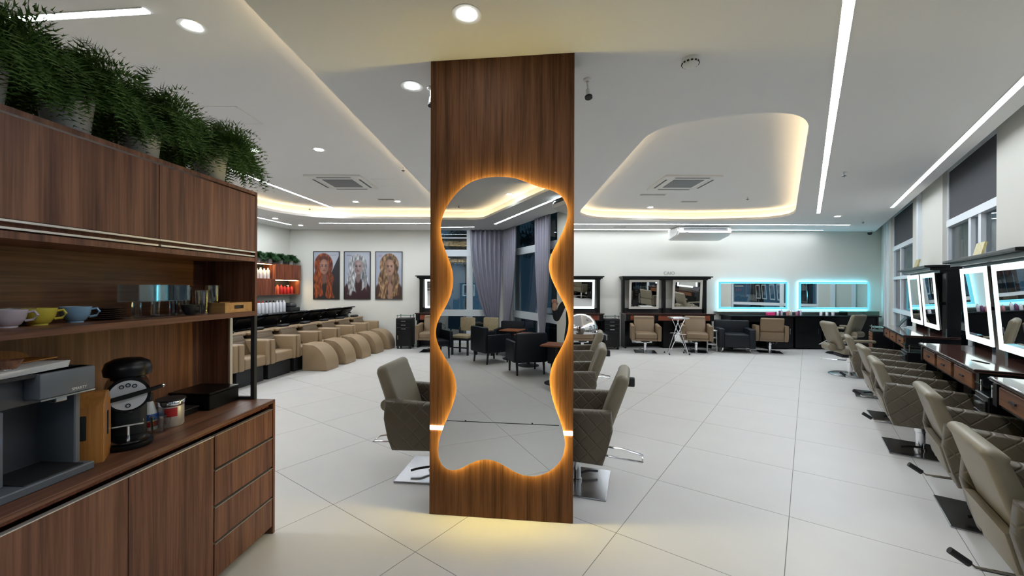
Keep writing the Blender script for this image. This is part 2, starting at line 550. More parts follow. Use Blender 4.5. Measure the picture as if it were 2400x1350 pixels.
# walls
def wall_boxes(a, b, rects, thick=.2, base=Vector((0, 0))):
    """boxes (x0,x1,z0,z1) on the line a->b, thickness to the outside (right of a->b)"""
    mb = MB()
    a = Vector(a); d = (Vector(b) - a).normalized(); n = Vector((d.y, -d.x))
    for x0, x1, z0, z1 in rects:
        p = [a + d * x0, a + d * x1, a + d * x1 + n * thick, a + d * x0 + n * thick]
        mb.prism([(q.x, q.y) for q in p], z0, z1)
    return mb
struct('wall_far', wall_boxes((-6.4, 11.25), (10.6, 11.25), [(0, 17.0, 0, 3.6)], .2).bm and wall_boxes((10.6, 11.25), (-6.4, 11.25), [(0, 17.0, 0, 3.6)], .2), 'wallpaint')
struct('wall_left', wall_boxes((LP.x, LP.y + .1), (left_near.x, left_near.y), [(0, 15.6, 0, 3.6)], .2), 'wallpaint')
struct('wall_side', wall_boxes((left_near.x, left_near.y), (back_l.x, back_l.y), [(0, 1.2, 0, 3.6)], .2), 'wallpaint')

WIN_R = [(5.56, 7.74), (9.90, 12.5), (-1.2, 1.3), (-3.6, -1.45), (-6.6, -4.05)]     # openings on the right wall, in s
solid = []
edges_ = sorted(WIN_R)
cur = -6.95
for s0, s1 in edges_:
    solid.append((cur, s0)); cur = s1
solid.append((cur, 14.3))
A0 = Vector(RW(0, -0.15))
mb = MB()
for s0, s1 in solid:
    p = [A0 + WD * s0, A0 + WD * s1, A0 + WD * s1 - WN * .25, A0 + WD * s0 - WN * .25]
    mb.prism([(q.x, q.y) for q in p], 0, 3.6)
for s0, s1 in edges_:
    p = [A0 + WD * s0, A0 + WD * s1, A0 + WD * s1 - WN * .25, A0 + WD * s0 - WN * .25]
    mb.prism([(q.x, q.y) for q in p], 3.42, 3.6)
    mb.prism([(q.x, q.y) for q in p], 0, .06)
struct('wall_right', mb, 'wallpaint')
# shallow pilaster and white strips of the right wall
mb = MB()
for s0, s1, t in ((9.12, 9.26, .05), (12.8, 12.92, .03), (13.3, 13.4, .03)):
    p = [A0 + WD * s0, A0 + WD * s1, A0 + WD * s1 + WN * t, A0 + WD * s0 + WN * t]
    mb.prism([(q.x, q.y) for q in p], 0, 3.6)
struct('trim_5', mb, 'frame')
Bv = Vector(back_r)
back_open = [(0.12, 2.55), (2.75, 5.6)]
mb = MB()
bn = Vector((BD.y, -BD.x))          # into the room? fixed below
if bn.y < 0: bn = -bn
def BW(s, t): 
    p = Bv + BD * s + bn * t
    return (p.x, p.y)
for s0, s1, z0, z1 in [(-.3, .12, 0, 3.6), (2.55, 2.75, 0, 3.6), (5.6, 6.4, 0, 3.6), (.12, 2.55, 3.3, 3.6), (2.75, 5.6, 3.3, 3.6), (.12, 2.55, 0, .06), (2.75, 5.6, 0, .06)]:
    mb.prism([BW(s0, -.2), BW(s1, -.2), BW(s1, 0), BW(s0, 0)], z0, z1)
struct('wall_back', mb, 'wallpaint')

def window(n, loc, rz, wd, z0, z1, bars_v, bars_h, blind=None, low=False):
    """local x along the wall, local -y towards the room"""
    t = bpy.data.objects.new('window_%d' % n, None)
    C.objects.link(t)
    t.location = (loc[0], loc[1], 0); t.rotation_euler = (0, 0, rz); t['kind'] = 'structure'
    f = MB()
    e = .06
    f.box(0, e, .05, .13, z0, z1); f.box(wd - e, wd, .05, .13, z0, z1)
    f.box(e, wd - e, .05, .13, z0, z0 + e); f.box(e, wd - e, .05, .13, z1 - e, z1)
    obj('frame', f, 'frame', t)
    for a, b in bars_v:
        obj('mullion', MB().box(a, b, .045, .135, z0 + e, bars_h[-1][0] if low else z1 - e), 'frame', t)
    for a, b in bars_h:
        obj('transom', MB().box(e, wd - e, .03, .13, a, b), 'frame', t)
    xs = [e] + [v for p in bars_v for v in p] + [wd - e]
    zs = [z0 + e] + [v for p in bars_h for v in p] + [z1 - e]
    for i in range(0, len(xs), 2):
        for j in range(0, len(zs), 2):
            if low and j == len(zs) - 2:
                if i == 0: obj('pane', MB().box(e - .005, wd - e + .005, .088, .094, zs[j] - .005, zs[j + 1] + .005), 'glass', t)
                continue
            obj('pane', MB().box(xs[i] - .005, xs[i + 1] + .005, .088, .094, zs[j] - .005, zs[j + 1] + .005), 'glass', t)
    if blind:
        zt = bars_h[-1][1]
        obj('roller_blind', MB().box(e + .005, wd - e - .005, .060, .066, zt, z1 - e), 'blind', t, label='flat grey blind over the top pane')
        for x in blind:
            b = MB()
            k = 0
            while k < 5:
                b.box(x + k * .085, x + k * .085 + .075, .17 + .012 * (k % 2), .176 + .012 * (k % 2), z0 + .08, zt)
                k += 1
            obj('blind_panel', b, 'blind', t, label='hanging grey vertical blind strips')
    return t
HS = [(1.05, 1.14), (1.83, 1.9), (2.53, 2.63)]
def rwin(n, s0, s1, bv, bh, blind=None, low=False):
    # local +x runs along -WD, so start at s1
    x, y = RW(s1, -0.15)
    return window(n, (x, y), RWZ, s1 - s0, .06, 3.42, bv, bh, blind, low)
rwin(1, 5.56, 7.74, [(1.02, 1.12), (1.40, 1.50)], HS, (.12, 1.55), True)
rwin(2, 9.90, 12.5, [(.95, 1.07)], HS, (.2, 1.6), True)
HB = [(.81, .99), (2.48, 2.66)]
rwin(3, -1.2, 1.3, [(1.2, 1.35)], HB)
rwin(4, -3.6, -1.45, [(1.0, 1.15)], HB)
rwin(5, -6.6, -4.05, [(.9, 1.02)], HB)
bwz = math.atan2(bn.x, -bn.y)
for n, (s0, s1), bv in ((6, back_open[0], [(.75, .92)]), (7, back_open[1], [(1.4, 1.57)])):
    # local -y = bn
    ex = Vector((math.cos(bwz), math.sin(bwz)))
    st = s0 if ex.dot(BD) > 0 else s1
    x, y = BW(st, 0)
    bvv = bv if ex.dot(BD) > 0 else [((s1 - s0) - b, (s1 - s0) - a) for a, b in bv]
    window(n, (x, y), bwz, s1 - s0, .06, 3.3, bvv, [(.81, .99), (2.48, 2.66), (2.98, 3.01)])

# the ground outside
struct('outside_ground', MB().box(-16, 24, -22, 24, -.3, -.13), 'asphalt')

# ------------------------------------------------------------------ wood-clad column and wavy mirror
CA = Vector((-0.5793, 2.8643)); CD = Vector((0.99365, -0.11253)); CZ = math.atan2(CD.y, CD.x)
CW = 1.005
col = struct('trim_6', MB().box(0, CW, 0, .22, 0, H, .002, 1), 'walnut_col')
col.name = 'column_cladding'
col.location = (CA.x, CA.y, 0); col.rotation_euler = (0, 0, CZ)
tag(obj('light_channel', MB().box(.004, CW - .004, -.004, .0, .600, .627), 'channel', loc=(CA.x, CA.y, 0), rz=CZ),
    'glowing warm light channel running across the wooden column', 'light strip')
MIR = [(0.528, 2.361), (0.59, 2.353), (0.647, 2.337), (0.704, 2.308), (0.761, 2.285), (0.817, 2.272), (0.874, 2.254), (0.924, 2.218), (0.952, 2.176), (0.965, 2.12), (0.959, 2.054), (0.934, 1.99), (0.902, 1.924), (0.87, 1.868), (0.842, 1.812), (0.833, 1.756), (0.84, 1.7), (0.861, 1.644), (0.894, 1.578), (0.936, 1.504), (0.964, 1.439), (0.976, 1.373), (0.965, 1.299), (0.937, 1.224), (0.904, 1.168), (0.87, 1.108), (0.846, 1.04), (0.84, 0.968), (0.853, 0.886), (0.881, 0.794), (0.917, 0.704), (0.942, 0.634), (0.954, 0.553), (0.943, 0.48), (0.913, 0.418), (0.857, 0.369), (0.796, 0.335), (0.734, 0.32), (0.662, 0.324), (0.6, 0.35), (0.537, 0.388), (0.484, 0.415), (0.421, 0.429), (0.358, 0.418), (0.294, 0.385), (0.23, 0.345), (0.176, 0.326), (0.122, 0.34), (0.084, 0.385), (0.068, 0.447), (0.073, 0.532), (0.1, 0.612), (0.142, 0.704), (0.185, 0.8), (0.206, 0.885), (0.201, 0.965), (0.168, 1.042), (0.119, 1.114), (0.076, 1.187), (0.05, 1.256), (0.051, 1.322), (0.078, 1.4), (0.127, 1.469), (0.166, 1.546), (0.183, 1.643), (0.176, 1.72), (0.145, 1.797), (0.111, 1.874), (0.086, 1.962), (0.084, 2.039), (0.1, 2.116), (0.144, 2.192), (0.213, 2.278), (0.291, 2.333), (0.379, 2.357), (0.456, 2.363)]
def catmull(p, n=3):
    out = []
    k = len(p)
    for i in range(k):
        a, b, c, d = [Vector(p[(i + j) % k]) for j in (-1, 0, 1, 2)]
        for j in range(n):
            t = j / n
            q = .5 * ((2 * b) + (c - a) * t + (2 * a - 5 * b + 4 * c - d) * t * t + (-a + 3 * b - 3 * c + d) * t ** 3)
            out.append((q.x, q.y))
    return out
# smooth the traced outline once, then subdivide it
sm = [((MIR[i - 1][0] + 2 * MIR[i][0] + MIR[(i + 1) % len(MIR)][0]) / 4, (MIR[i - 1][1] + 2 * MIR[i][1] + MIR[(i + 1) % len(MIR)][1]) / 4) for i in range(len(MIR))]
MC = ccw(catmull(sm, 3))
XZ = Matrix(((1, 0, 0, 0), (0, 0, -1, 0), (0, 1, 0, 0), (0, 0, 0, 1)))   # (x, y, z) -> (x, -z, y)
wm = thing('wavy_mirror', 'tall wavy-edged back-lit mirror on the wood-clad column', 'mirror', (CA.x, CA.y, 0), CZ)
obj('mirror_glass', MB().prism(MC, .030, .035, XZ), 'mirror', wm)
obj('backing_board', MB().prism(offset(MC, -.035), .0, .030, XZ), 'white', wm)
mb = MB()
inn = offset(MC, -.016)
for z_, nn in ((.006, 1),):
    A = [mb.bm.verts.new((x, -.008, z)) for x, z in inn]
    B = [mb.bm.verts.new((x, -.020, z)) for x, z in inn]
    for i in range(len(inn)):
        mb.bm.faces.new((A[i], A[(i + 1) % len(inn)], B[(i + 1) % len(inn)], B[i]))
obj('light_ribbon', mb, 'amber', wm, label='amber light ribbon behind the mirror edge')

# ------------------------------------------------------------------ ceiling fittings
def strip(a, b, z, wdt, label, name='light_strip', group='cool ceiling light strips', m='led'):
    a, b = Vector(a), Vector(b)
    L = (b - a).length
    t = thing(name, label, 'light strip', ((a.x + b.x) / 2, (a.y + b.y) / 2, z), math.atan2(b.y - a.y, b.x - a.x), group)
    obj('diffuser', MB().box(-L / 2, L / 2, -wdt / 2, wdt / 2, -.004, .0), m, t)
    f = MB()
    for y0, y1 in ((-wdt / 2 - .006, -wdt / 2), (wdt / 2, wdt / 2 + .006)):
        f.box(-L / 2 - .006, L / 2 + .006, y0, y1, -.006, .0)
    obj('profile', f, 'white', t)
strip((0.72, 0.68), (6.45, 8.54), H, .055, 'long cool light strip, first to the left of the one by the right windows')
strip((2.10, 0.63), (7.42, 7.92), H, .055, 'long cool light strip nearest the right windows', m='led_soft')
strip((-4.79, 10.07), (8.39, 10.07), H, .055, 'longer cool light strip parallel to the far wall')
strip((.5, 11.0), (8.43, 11.0), H, .06, 'cool light strip tight against the far wall', m='led_soft')
strip((-6.5, 5.2), (-5.66, 10.36), H, .05, 'cool light strip along the left wall edge')
strip((-4.7, 2.2), (-4.11, 9.25), HT, .05, 'cool light strip along the left tray, running to the far wall')
strip((-4.8, 2.88), (-2.42, 2.67), HT, .055, 'short cool light strip in the left tray above the ferns')
strip((-2.07, -4.33), (-0.13, -1.61), H, .055, 'cool light strip reflected at the upper right of the wavy mirror')
strip((-3.9, -4.54), (-2.73, -4.66), H, .055, 'short cool light strip reflected at the left of the wavy mirror')

def make_spot():
    t = thing('downlight', '', 'ceiling light')
    obj('rim', MB().lathe([(.050, -.001), (.088, -.004), (.088, .0), (.050, .0)], n=28, cap=False), 'white', t, smooth=60)
    obj('lamp', MB().lathe([(.0005, -.006), (.048, -.004), (.050, .0)], n=24, cap=False), 'spot', t)
    return t
sp = make_spot()
spots = [(-2.24, 2.83, HT, 'round downlight in the left tray, nearest the ferns'), (-.27, 2.37, H, 'round downlight above the front of the wooden column'),
         (-.80, 3.22, H, 'round downlight left of the wooden column'), (-3.44, 5.39, HT, 'small downlight in the left tray, left one of the middle pair'),
         (-2.56, 5.36, HT, 'small downlight in the left tray, right one of the middle pair'), (-3.33, 8.61, HT, 'tiny downlight near the far cove, left one of its pair'),
         (-2.42, 8.56, HT, 'tiny downlight near the far cove, right one of its pair'), (-5.52, 9.44, H, 'downlight beside the left wall strip'),
         (-5.46, 10.46, H, 'downlight near the far left corner'), (3.10, 9.09, HT, 'tiny downlight in the right tray'), (7.15, 8.91, H, 'downlight right of the rounded tray')]
spots += [(-1.2, -2.2, HT, 'added downlight behind the camera to brighten the mirror view, one of three'), (-3.2, -2.0, HT, 'added downlight farther left behind the camera to brighten the mirror view'), (.3, -.9, H, 'added downlight just behind the camera to brighten the mirror view')]  # added lamps, out of view, lifting the dark rear room in the mirror
for i, (x, y, z, lb) in enumerate(spots):
    o = place(sp, i == 0, (x, y, z), 0, lb, 'round downlights')

def make_cassette():
    t = thing('ceiling_air_conditioner', '', 'air conditioner')
    m = MB()
    a, b = .46, .33
    for x0, x1, y0, y1 in ((-a, a, -a, -b), (-a, a, b, a), (-a, -b, -b, b), (b, a, -b, b)):
        m.box(x0, x1, y0, y1, -.03, 0, .004, 1)
    obj('panel', m, 'white', t)
    for x0, x1, y0, y1 in ((-.28, .28, -.40, -.37), (-.28, .28, .37, .40), (-.40, -.37, -.28, .28), (.37, .40, -.28, .28)):
        obj('louvre', MB().box(x0, x1, y0, y1, -.034, -.028), 'greyd', t)
    obj('inner_frame', MB().box(-.33, .33, -.33, .33, -.024, -.001), 'white', t)
    obj('grille', MB().box(-.25, .25, -.25, .25, -.030, -.022), 'grey', t, label='grey intake grille')
    for k in range(9):
        pass
    return t
cas = make_cassette()
place(cas, True, (-2.92, 7.0, HT), 0, 'square ceiling cassette air conditioner in the left tray')
place(cas, False, (2.92, 6.95, HT), 0, 'square ceiling cassette air conditioner in the rounded right tray')
def hatch(x0, x1, y0, y1, z, label):
    t = thing('access_hatch', label, 'hatch', ((x0 + x1) / 2, (y0 + y1) / 2, z))
    a, b = (x1 - x0) / 2, (y1 - y0) / 2
    m = MB()
    for q in ((-a, a, -b, -b + .012), (-a, a, b - .012, b), (-a, -a + .012, -b, b), (a - .012, a, -b, b)):
        m.box(q[0], q[1], q[2], q[3], -.004, 0)
    obj('rim', m, 'plaster', t)
    obj('cover', MB().box(-a + .014, a - .014, -b + .014, b - .014, -.003, 0), 'ceil', t)
hatch(-3.25, -2.78, 4.08, 4.52, HT, 'square access hatch in the left tray above the last fern')
hatch(-2.37, -1.96, 6.78, 7.28, HT, 'square access hatch right of the left air conditioner')
def slot(x, y, z, wd, label):
    t = thing('slot_vent', label, 'vent', (x, y, z))
    obj('rim', MB().box(-wd / 2, wd / 2, -.06, .06, -.006, 0), 'white', t)
    for k in (-.03, 0, .03):
        obj('slit', MB().box(-wd / 2 + .01, wd / 2 - .01, k - .006, k + .006, -.008, -.005), 'greyd', t)
slot(2.72, 7.85, HT, .5, 'slim slot vent just past the right air conditioner')
slot(3.69, 8.46, HT, .35, 'small slot vent in the far part of the right tray')
slot(-2.6, 8.35, HT, .35, 'small slot vent by the downlights of the left tray')
slot(2.8, 10.55, H, .35, 'small slot vent between the two far light strips')
def make_sprinkler():
    t = thing('fire_sprinkler', '', 'sprinkler')
    obj('pipe', MB().cyl((0, 0, 0), (0, 0, -.04), .012), 'chrome', t)
    obj('rose', MB().lathe([(.004, -.045), (.028, -.05), (.028, -.054), (.004, -.056)], n=12).cyl((0, 0, -.04), (0, 0, -.07), .006, n=8), 'greyd', t)
    return t
spk = make_sprinkler()
for i, (x, y, z, lb) in enumerate([(-1.65, 6.13, HT, 'small ceiling sprinkler at the edge of the left tray'), (4.54, 5.55, H, 'small ceiling sprinkler between the two long light strips'),
                                  (8.18, 9.45, H, 'small ceiling sprinkler near the far right corner'), (-4.6, 9.2, HT, 'small ceiling sprinkler at the end of the left tray strip'),
                                  (4.65, 8.01, HT, 'small ceiling sprinkler in the right tray'), (-2.51, -2.94, HT, 'small ceiling sprinkler reflected in the wavy mirror')]):
    place(spk, i == 0, (x, y, z), 0, lb, 'ceiling sprinklers')
t = thing('smoke_detector', 'round white smoke detector on the ceiling right of the column', 'smoke detector', (1.24, 2.83, H))
obj('housing', MB().lathe([(.06, 0), (.062, -.02), (.052, -.038), (.035, -.05), (.002, -.053)], n=28, cap=False), 'white', t, smooth=50)
m = MB()
for k in range(14):
    a = 2 * PI * k / 14
    m.box(-.007, .007, -.003, .003, -.005, .005, m=Matrix.Translation((.0565 * math.cos(a), .0565 * math.sin(a), -.03)) @ Matrix.Rotation(a + PI / 2, 4, 'Z'))
obj('slots', m, 'blackm', t)
def make_cam():
    t = thing('ceiling_spotlight', '', 'spotlight')
    obj('mount', MB().lathe([(.030, 0), (.030, -.012), (.012, -.02)], n=16, cap=False), 'white', t, smooth=50)
    obj('stem', MB().tube([(0, 0, -.01), (0.004, 0, -.06), (.006, 0, -.085)], [.010, .008, .006]), 'white', t)
    obj('head', MB().cyl((.006, 0, -.08), (.008, -.012, -.14), .017, .022), 'white', t, smooth=50)
    obj('lens', MB().cyl((.008, -.012, -.138), (.009, -.015, -.152), .029, .029), 'blackm', t, label='black lens ring')
    return t
cm = make_cam()
place(cm, True, (.57, 3.10, H), 0, 'small white ceiling camera with black lens right of the column', 'ceiling cameras', 'camera')
place(cm, False, (-.655, 3.24, H), 0, 'small white ceiling camera half hidden left of the column', 'ceiling cameras', 'camera')
cm['category'] = 'camera'
for o in list(bpy.data.objects):
    if o.name.startswith('ceiling_spotlight'): o.name = 'ceiling_camera'
t = thing('dome_camera', 'tiny dark dome camera at the far right ceiling corner', 'camera', (9.75, 11.05, H))
obj('bracket', MB().cyl((0, 0, 0), (0, 0, -.05), .05), 'white', t)
obj('dome', MB().ball((0, 0, -.07), .055), 'blackm', t, smooth=True)

def make_ac():
    t = thing('split_air_conditioner', '', 'air conditioner')
    prof = [(-.0, 0), (-.0, -.30), (-.10, -.30), (-.50, -.24), (-.66, -.17), (-.68, -.10), (-.62, -.03), (-.60, 0)]
    obj('body', MB().prism_x(prof, -.66, .66, .03), 'white', t, smooth=30)
    obj('side_cap', MB().prism_x([(-.02, -.02), (-.02, -.29), (-.5, -.22), (-.62, -.12), (-.58, -.02)], -.70, -.655, .01), 'white', t)
    obj('side_cap', MB().prism_x([(-.02, -.02), (-.02, -.29), (-.5, -.22), (-.62, -.12), (-.58, -.02)], .655, .70, .01), 'white', t)
    obj('louvre', MB().box(-.55, .55, -.70, -.60, -.135, -.125, m=Matrix.Rotation(R(-6), 4, 'X')), 'grey', t)
    obj('front_slot', MB().box(-.56, .56, -.682, -.62, -.112, -.085), 'greyd', t)
    obj('badge', MB().box(-.5, -.44, -.675, -.60, -.17, -.155, m=None), 'greyd', t)
    return t
ac = make_ac()
place(ac, True, (4.92, 10.98, H - .005), 0, 'white under-ceiling split air conditioner before the far wall')
place(ac, False, (.62, -1.62, H - .005), RWZ, 'white split air conditioner reflected at the top right of the wavy mirror')

# ------------------------------------------------------------------ salon chairs
def back_profile(top, lean, th=.085, roll=.03, z0=.46, n=8):
    """closed (y, z) outline of a padded backrest leaning to -y with a rolled top"""
    f, b = [], []
    for i in range(n + 1):
        t = i / n
        z = z0 + (top - .05 - z0) * t
        y = -.17 - lean * t ** 1.3
        f.append((y, z)); b.append((y - th - .012 * math.sin(PI * t), z - .012))
    yt, zt = f[-1]
    capn = []
    for i in range(1, 8):
        a = PI * i / 8
        rr = th / 2 + roll * .3
        capn.append((yt - th / 2 + math.cos(a) * rr - roll * .4 * math.sin(a), zt + math.sin(a) * (rr)))
    return f + capn + b[::-1]

def make_chair(kind):
    t = thing('salon_chair', '', 'chair')
    L, Q = ('taupe', 'taupe_q_shaded') if kind != 'tan' else ('tan2', 'tan2')
    for sx in (-1, 1):
        x0, x1 = (sx * .265, sx * .355) if sx > 0 else (sx * .355, sx * .265)
        prof = [(-.27, .40), (-.24, .30), (.29, .31), (.31, .67), (-.30, .70), (-.31, .55)]
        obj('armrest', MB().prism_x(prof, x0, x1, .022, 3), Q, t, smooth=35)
    obj('seat', MB().box(-.262, .262, -.24, .30, .36, .50, .04, 3), L, t, smooth=35)
    obj('seat_shell', MB().prism_x([(-.27, .47), (-.24, .30), (.28, .31), (.28, .36), (-.20, .36)], -.262, .262, .012), L, t, smooth=35)
    if kind.startswith('tall'):
        obj('backrest', MB().pillow_x(back_profile(.95, .15, .10, .0), -.25, .25, .03), L, t, smooth=50)
        if kind == 'tall': obj('headrest_bolster', MB().tube([(-.16, -.37, .60), (-.155, -.37, .60), (.155, -.37, .60), (.16, -.37, .60)], [.03, .05, .05, .03], 14), L, t, smooth=60)
        if kind == 'tall': obj('back_bracket', MB().box(-.03, .03, -.36, -.26, .585, .615), 'blackm', t)
        else: obj('headrest_clamp', MB().box(-.03, .03, -.46, -.40, .82, .89, .01, 2), 'blackm', t)
        obj('lever', MB().tube([(-.08, -.1, .29), (-.10, -.36, .275), (-.07, -.52, .255), (.07, -.52, .255), (.10, -.36, .275), (.08, -.1, .29)], .009, 8), 'chrome', t, smooth=True)
    else:
        obj('backrest', MB().pillow_x(back_profile(.885, .12, .075, .05), -.25, .25, .028), L, t, smooth=50)
        obj('back_panel', MB().prism_x([(-.23, .36), (-.27, .36), (-.315, .53), (-.275, .53)], -.25, .25, .01), L, t, smooth=35)
        lv = obj('lever', MB().tube([(.04, -.06, .27), (.05, -.25, .26), (.06, -.35, .255), (.065, -.375, .275)], .009, 8), 'chrome', t, smooth=True)
        obj('grip', MB().tube([(.065, -.37, .27), (.072, -.44, .315)], .017, 10), 'blackm', lv, label='black rubber grip')
    obj('mechanism', MB().box(-.10, .10, -.12, .12, .26, .31, .008, 1), 'blackm', t)
    c = obj('column', MB().lathe([(.045, .014), (.045, .03), (.036, .035), (.036, .19), (.045, .195), (.045, .235), (.028, .24), (.028, .27)], n=20), 'chrome', t, smooth=40)
    obj('pedal', MB().tube([(.03, 0, .05), (.10, -.09, .06), (.13, -.16, .05)], .010, 8), 'blackm', t)
    obj('base_plate', MB().box(-.26, .26, -.26, .26, 0, .014, .004, 2), 'plate', t)
    return t
def face(dx, dy):
    return math.atan2(-dx, dy)
RC = face(.808, -.589)
chair = make_chair('low')
rows = [(1.88, .50, 'taupe salon chair nearest the camera at the bottom right corner', 2), (3.10, .46, 'second taupe salon chair from the bottom right corner', -1),
        (4.52, .60, 'third taupe salon chair from the bottom right, its quilted armrest in full view', 0), (5.72, .60, 'fourth taupe salon chair along the right wall, behind the quilted armrest', 3),
        (7.05, .66, 'fifth taupe salon chair along the right wall, just before the reclining barber chair', 0)]
for i, (s, t_, lb, tw) in enumerate(rows):
    x, y = RW(s, t_)
    place(chair, i == 0, (x, y, 0), RC + R(tw), lb, 'salon chairs along the right wall')
tall = make_chair('tall')
for i, (x, y, dx, dy, lb) in enumerate([(-.68, 3.55, .99, -.11, 'tall-backed taupe salon chair left of the wooden column'),
                                      (.54, 3.36, -.95, .30, 'tall-backed taupe salon chair right of the wooden column, nearest one'),
                                      (.68, 4.75, -.97, .2, 'second tall-backed taupe chair behind the right edge of the column'),
                                      (.98, 6.25, -.97, .2, 'third tall-backed taupe chair by the silver hood dryer')]):
    if i == 1: tall = make_chair('tall_knob')
    place(tall, i < 2, (x, y, 0), face(dx, dy), lb, 'salon chairs around the wooden column')
tan = make_chair('tan')
for i, (x, y, rz, lb) in enumerate([(3.36, 10.22, face(-.22, -1), 'tan salon chair left of the folding stand at the far wall'), (4.66, 10.25, face(-.34, -1), 'tan salon chair right of the folding stand at the far wall'),
                                    (-2.02, 10.22, PI, 'tan salon chair at the far wall, cut by the left edge of the column'), (1.78, 10.22, face(-.1, -1), 'tan salon chair at the far wall behind the silver hood dryer'),
                                    (6.50, 10.22, -.4, 'tan salon chair turned towards the black counter, beside the black armchair')]):
    place(tan, i == 0, (x, y, 0), rz, lb, 'tan salon chairs at the far wall')

# reclining barber chair with round base, and its twin by the counter
def make_barber():
    t = thing('barber_chair', '', 'chair')
    obj('base_plate', MB().lathe([(.33, 0), (.33, .012), (.30, .026), (.06, .04)], n=36), 'plate', t, smooth=30)
    obj('column', MB().lathe([(.05, .035), (.05, .24), (.07, .25), (.07, .33), (.05, .34)], n=20), 'chrome', t, smooth=40)
    obj('mechanism', MB().box(-.16, .16, -.2, .2, .34, .40, .01, 1), 'blackm', t)
    obj('seat', MB().box(-.25, .25, -.22, .28, .40, .52, .045, 3), 'taupe', t, smooth=35)
    for sx in (-1, 1):
        obj('armrest', MB().box(sx * .31 - .035, sx * .31 + .035, -.24, .24, .64, .69, .02, 3), 'taupe', t, smooth=35)
        obj('arm_bracket', MB().tube([(sx * .27, -.05, .42), (sx * .30, -.05, .50), (sx * .31, -.02, .65)], .016), 'chrome', t, smooth=True)
    Mx = Matrix.Translation((0, -.20, .50)) @ Matrix.Rotation(R(20), 4, 'X')
    obj('backrest', MB().box(-.25, .25, -.05, .05, 0, .52, .048, 3, m=Mx), 'taupe', t, smooth=35)
    obj('headrest', MB().tube([(-.15, -.34, .52), (-.14, -.34, .52), (.14, -.34, .52), (.15, -.34, .52)], [.04, .07, .07, .04], 14), 'taupe', t, smooth=60)
    obj('footrest', MB().tube([(-.17, .2, .36), (-.17, .42, .2), (.17, .42, .2), (.17, .2, .36)], .014), 'chrome', t, smooth=True)
    obj('lever', MB().tube([(0, -.05, .27), (-.1, -.42, .27)], .010), 'chrome', t)
    return t
bc = make_barber()
x, y = RW(8.72, .86)
place(bc, True, (x, y, 0), RC + .35, 'reclining taupe barber chair on a round base', 'barber chairs')
place(bc, False, (8.15, 10.0, 0), .35, 'taupe barber chair partly hidden, in front of the far right counter', 'barber chairs')

# ------------------------------------------------------------------ styling stations
def make_station(wd, lit, drawer='drawer_red', mx=None, mw=.80, zt=.935, far=True):
    t = thing('styling_station', '', 'styling station')
    h = wd / 2
    T = 'tabletop'
    obj('worktop', MB().box(-h, h, -.56, 0, zt - .03, zt, .004, 1), T, t)
    obj('glass_edge', MB().box(-h - .004, h + .004, -.566, -.005, zt - .016, zt - .006), 'black', t)
    body = MB()
    body.box(-h + .02, h - .02, -.53, -.0, zt - .20, zt - .03)
    body.box(-h + .02, -h + .06, -.41, 0, 0, zt - .2); body.box(h - .06, h - .02, -.41, 0, 0, zt - .2); body.box(-.12, .12, -.38, 0, 0, zt - .2)
    body.box(-h + .06, h - .06, -.05, 0, 0, zt - .2)
    obj('cabinet_body', body, 'black', t)
    n = 3
    dw = (wd - .16) / n
    for k in range(n):
        x0 = -h + .08 + k * dw
        d = obj('drawer', MB().box(x0 + .05, x0 + dw - .05, -.545, -.525, zt - .18, zt - .05, .004, 1), drawer, t)
        obj('handle', MB().box(x0 + dw / 2 - .05, x0 + dw / 2 + .05, -.556, -.543, zt - .12, zt - .105), 'blackm', d)
    obj('side_bracket', MB().box(-h + .03, -h + .11, -.55, -.53, zt - .20, zt - .04), 'black', t)
    for sx in (-1, 1):
        obj('kick_mirror', MB().box(sx * wd * .25 - .28, sx * wd * .25 + .28, -.056, -.05, .10, .40), 'mirror', t, label='low mirror panel behind the footwell')
    if far:
        obj('back_board', MB().box(-h + .05, h - .05, -.03, -.0, zt, zt + .12), 'blackm', t)
    for x in (-h + .06, 0, h - .06):
        obj('post', MB().box(x - .035, x + .035, -.13, -.0, zt, 1.86), 'black', t)
    c = MB().box(-h - .04, h + .04, -.36, 0, 1.90, 1.93, .004, 1).box(-h - .01, h + .01, -.30, 0, 1.86, 1.90).box(-h + .02, h - .02, -.2, 0, 1.83, 1.86)
    obj('cornice', c, 'black', t)
    mx = mx or (-wd * .25, wd * .25)
    for x in mx:
        Mx = Matrix.Translation((x, -.17, 1.05)) @ Matrix.Rotation(R(4.0), 4, 'X')
        a, hh = mw / 2, .78
        p = obj('mirror_panel', MB().box(-a, a, -.02, .005, 0, hh, m=Mx), 'mirror', t)
        f = MB()
        e = .055
        for q in ((-a - .005, -a + e, -.005, hh + .005), (a - e, a + .005, -.005, hh + .005)):
            f.box(q[0], q[1], -.028, -.014, q[2], q[3], m=Mx)
        for q in ((-.005, e), (hh - e, hh + .005)):
            f.box(-a + e, a - e, -.028, -.014, q[0], q[1], m=Mx)
        obj('lit_frame' if lit else 'mirror_frame', f, 'litframe' if lit else 'alu', p)
        obj('mirror_arm', MB().cyl((x, -.15, 1.4), (x, -.0, 1.4), .02), 'black', t)
    return t
st = make_station(2.40, True)
place(st, True, (-1.36, 11.24, 0), 0, 'dark styling station cut by the left edge of the wooden column, one lit mirror showing', 'far styling stations')
place(st, False, (1.24, 11.24, 0), 0, 'dark styling station cut by the right edge of the wooden column, one lit mirror showing', 'far styling stations')
st2 = make_station(2.36, False)
place(st2, True, (4.18, 11.24, 0), 0, 'dark styling station with two unlit framed mirrors, below the CAIO lettering', 'far styling stations')
